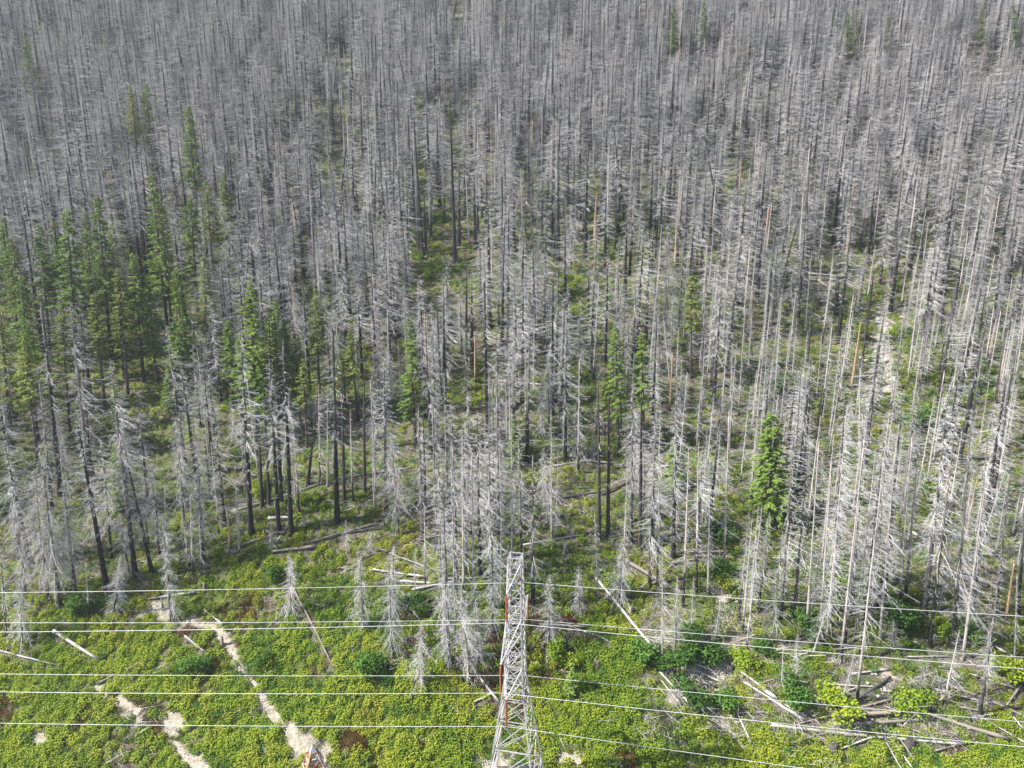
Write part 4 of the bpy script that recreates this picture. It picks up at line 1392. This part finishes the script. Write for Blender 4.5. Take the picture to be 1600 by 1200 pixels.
def long_sticks(seed):
    rg = np.random.default_rng(seed)
    mb = MB()
    for i in range(5):
        a = rg.normal(.3, .9)
        c_ = np.array([rg.normal(0, 1.2), rg.normal(0, 1.2), rg.uniform(.35, .7)])
        d = np.array([cos(a), sin(a) * .9, sin(a) * .5 + rg.normal(0, .1)]) * rg.uniform(.8, 2.6)
        tube(mb, [c_ - d, c_ + rg.normal(0, .08, 3), c_ + d], np.array([1, .8, .45]) * rg.uniform(.04, .09), 5)
    return mb.mesh('sticks', ['log_bleached' if seed % 2 else 'log_grey'])


CL = [clump(1, 'leaf_cover', .60, .55, 60, .27), clump(2, 'leaf_cover', .5, .85, 64, .24), clump(3, 'leaf_cover', .8, 1.25, 110, .30), clump(4, 'leaf_dry', .55, .35, 50, .22),
      clump(5, 'leaf_red', .6, .45, 60, .2), tuft(6, 'leaf_dry'), tuft(7, 'leaf_cover', 70, .9), clump(8, 'leaf_bush', .8, .8, 90, .27)]


def cover():
    P, S, I = [], [], []
    n = 250000
    Y = 74 + (420 - 74) * rng.random(n) ** 2.3
    X = (rng.random(n) * 2 - 1) * (Y * .80 + 8)
    Z = ground(X, Y)
    px, py, dep = proj(np.column_stack([X, Y, Z]))
    ok = (px > -60) & (px < 1660) & (py < 1250)
    X, Y, Z, px, py = X[ok], Y[ok], Z[ok], px[ok], py[ok]
    bare = bareness(X, Y)
    for sg_ in LOGSEG:
        near_ = np.hypot(X - (sg_[0][0] + sg_[1][0]) / 2, Y - (sg_[0][1] + sg_[1][1]) / 2) < 14
        q_ = np.where(near_)[0]
        bare[q_] = np.maximum(bare[q_], .85 * (seg_dist(X[q_], Y[q_] + .4, sg_) < .7))
    e = edge_y(px)
    n1 = vnoise(X / 9 + 11, Y / 8 + 3); n2 = vnoise(X / 3.2 + 50, Y / 3.2); n3 = vnoise(X / 22 + 31, Y / 19)
    u = rng.random(len(X)); u2 = rng.random(len(X)); u3 = rng.random(len(X))
    for i in range(len(X)):
        clear = py[i] > e[i] - 25
        lush = 1.0 if clear else .34 + 1.1 * max(0, n1[i] - .35)
        debris = clear and px[i] > 1000 and py[i] < 1135
        if debris:
            lush *= .30 + .9 * max(0, n1[i] - .25)
        elif clear and py[i] < 1000:
            lush *= .55 + .6 * n1[i]
        if clear and n2[i] < .22:
            lush *= .25
        if u[i] > lush * (1 - bare[i]) * .85:
            continue
        r = u2[i]
        if clear and not debris and py[i] > 930:
            k = 0 if r < .42 else 1 if r < .68 else 2 if r < .80 else 7 if r < .84 else 3 if r < .88 else 4 if r < .90 and n2[i] > .55 else 6
            if n1[i] > .66 and r < .8:
                k = 4 if n2[i] > .7 else 3 if r < .35 else 5 if r < .6 else k
            elif n3[i] < .42 and r < .6:
                k = 7 if r < .22 else 2 if r < .35 else 6
            elif py[i] < 1010 and r < .45:
                k = 6 if r < .28 else 3 if r < .36 else 5
        elif clear:
            k = 0 if r < .3 else 1 if r < .45 else 2 if r < .52 else 3 if r < .66 else 5 if r < .76 else 7 if r < .80 else 6
        else:
            k = 0 if r < .26 else 1 if r < .42 else 2 if r < .47 else 3 if r < .66 else 5 if r < .78 else 7 if r < .90 else 6
        s = .62 + .6 * u3[i]
        if Y[i] > 170:
            s *= 1.35
        P.append((X[i], Y[i], Z[i] - .03)); S.append((s, s, s * (.8 + .5 * n3[i]))); I.append(k)
    R_ = np.zeros((len(P), 3)); R_[:, 2] = rng.uniform(0, 6.28, len(P)); R_[:, 0] = .42
    R_[:, 0] = 0
    scatter('ground_cover', P, R_, S, I, CL)
    print('ground cover', len(P))


cover()


def litter():
    n = 9000
    Y = 96 + (380 - 96) * rng.random(n) ** 1.5
    X = (rng.random(n) * 2 - 1) * (Y * .78)
    Z = ground(X, Y)
    px, py, dep = proj(np.column_stack([X, Y, Z]))
    e = edge_y(px)
    d = np.where(py < e + 20, .75, np.where((px > 1000) & (py < 1150), .8, np.where((px > 560) & (py < 960), .4, .06)))
    ok = (rng.random(n) < d) & (px > -40) & (px < 1640) & (py < 1210)
    P = np.column_stack([X, Y, Z + .1])[ok]
    m_ = len(P)
    R_ = np.zeros((m_, 3)); R_[:, 2] = rng.uniform(0, 6.28, m_); R_[:, 0] = .25
    s = rng.uniform(.6, 1.5, m_)
    k_ = rng.integers(0, 4, m_)
    jam = ((px > 990) & (py > 960) & (py < 1185))[ok] | ((px > 560) & (px < 800) & (py > 880) & (py < 1000))[ok]
    k_ = np.where(jam & (rng.random(m_) < .07), 4 + k_ % 2, k_)
    scatter('branch_litter', P, R_, np.column_stack([s, s, s]), k_, [stick_pile(80 + i) for i in range(4)] + [long_sticks(90), long_sticks(91)])


litter()


def stones():
    P, S = [], []
    for poly, r, cnt in ((BARE[0][0], 1.6, 420), (BARE[3][0], 1.6, 160), (_creek_low, 2.2, 500), (_creek_up, 4.0, 600), (pxpoly([(1360, 1060), (1430, 1110)]), 3.0, 150), (pxpoly([(1430, 1130), (1500, 1160)]), 2, 100)):
        for _ in range(cnt):
            i = rng.integers(len(poly) - 1); t = rng.random()
            x = poly[i][0] * (1 - t) + poly[i + 1][0] * t + rng.normal(0, r * .5)
            y = poly[i][1] * (1 - t) + poly[i + 1][1] * t + rng.normal(0, r * .5)
            P.append((x, y, float(ground(x, y)) + .03)); S.append(rng.uniform(.07, .30) if r > 1.6 else rng.uniform(.04, .14))
    S = np.array(S)
    R_ = rng.uniform(0, 6.28, (len(P), 3)) * np.array([.1, .1, 1])
    scatter('gravel', P, R_, np.column_stack([S, S, S]), rng.integers(0, 4, len(P)), ROCKS)


stones()

# ------------------------------------------------------------------ thin haze in the air
m = bpy.data.materials.new('haze')
m.use_nodes = True
nt = m.node_tree
nt.nodes.remove(nt.nodes['Principled BSDF'])
pv = nt.nodes.new('ShaderNodeVolumePrincipled')
pv.inputs['Color'].default_value = (.86, .91, 1.0, 1)
pv.inputs['Density'].default_value = .00016
pv.inputs['Anisotropy'].default_value = .2
nt.links.new(pv.outputs[0], nt.nodes['Material Output'].inputs['Volume'])
gz0 = float(_zs.min()) - 30
mb = MB()
x0, x1, y0, y1, z0, z1 = -1100, 1100, -320, 1300, gz0, 520
mb.add([(x0, y0, z0), (x1, y0, z0), (x1, y1, z0), (x0, y1, z0), (x0, y0, z1), (x1, y0, z1), (x1, y1, z1), (x0, y1, z1)],
       [(3, 2, 1, 0), (4, 5, 6, 7), (0, 1, 5, 4), (1, 2, 6, 5), (2, 3, 7, 6), (3, 0, 4, 7)])
MAT['haze'] = m
link('haze', mb.mesh('haze', ['haze']), kind='stuff')
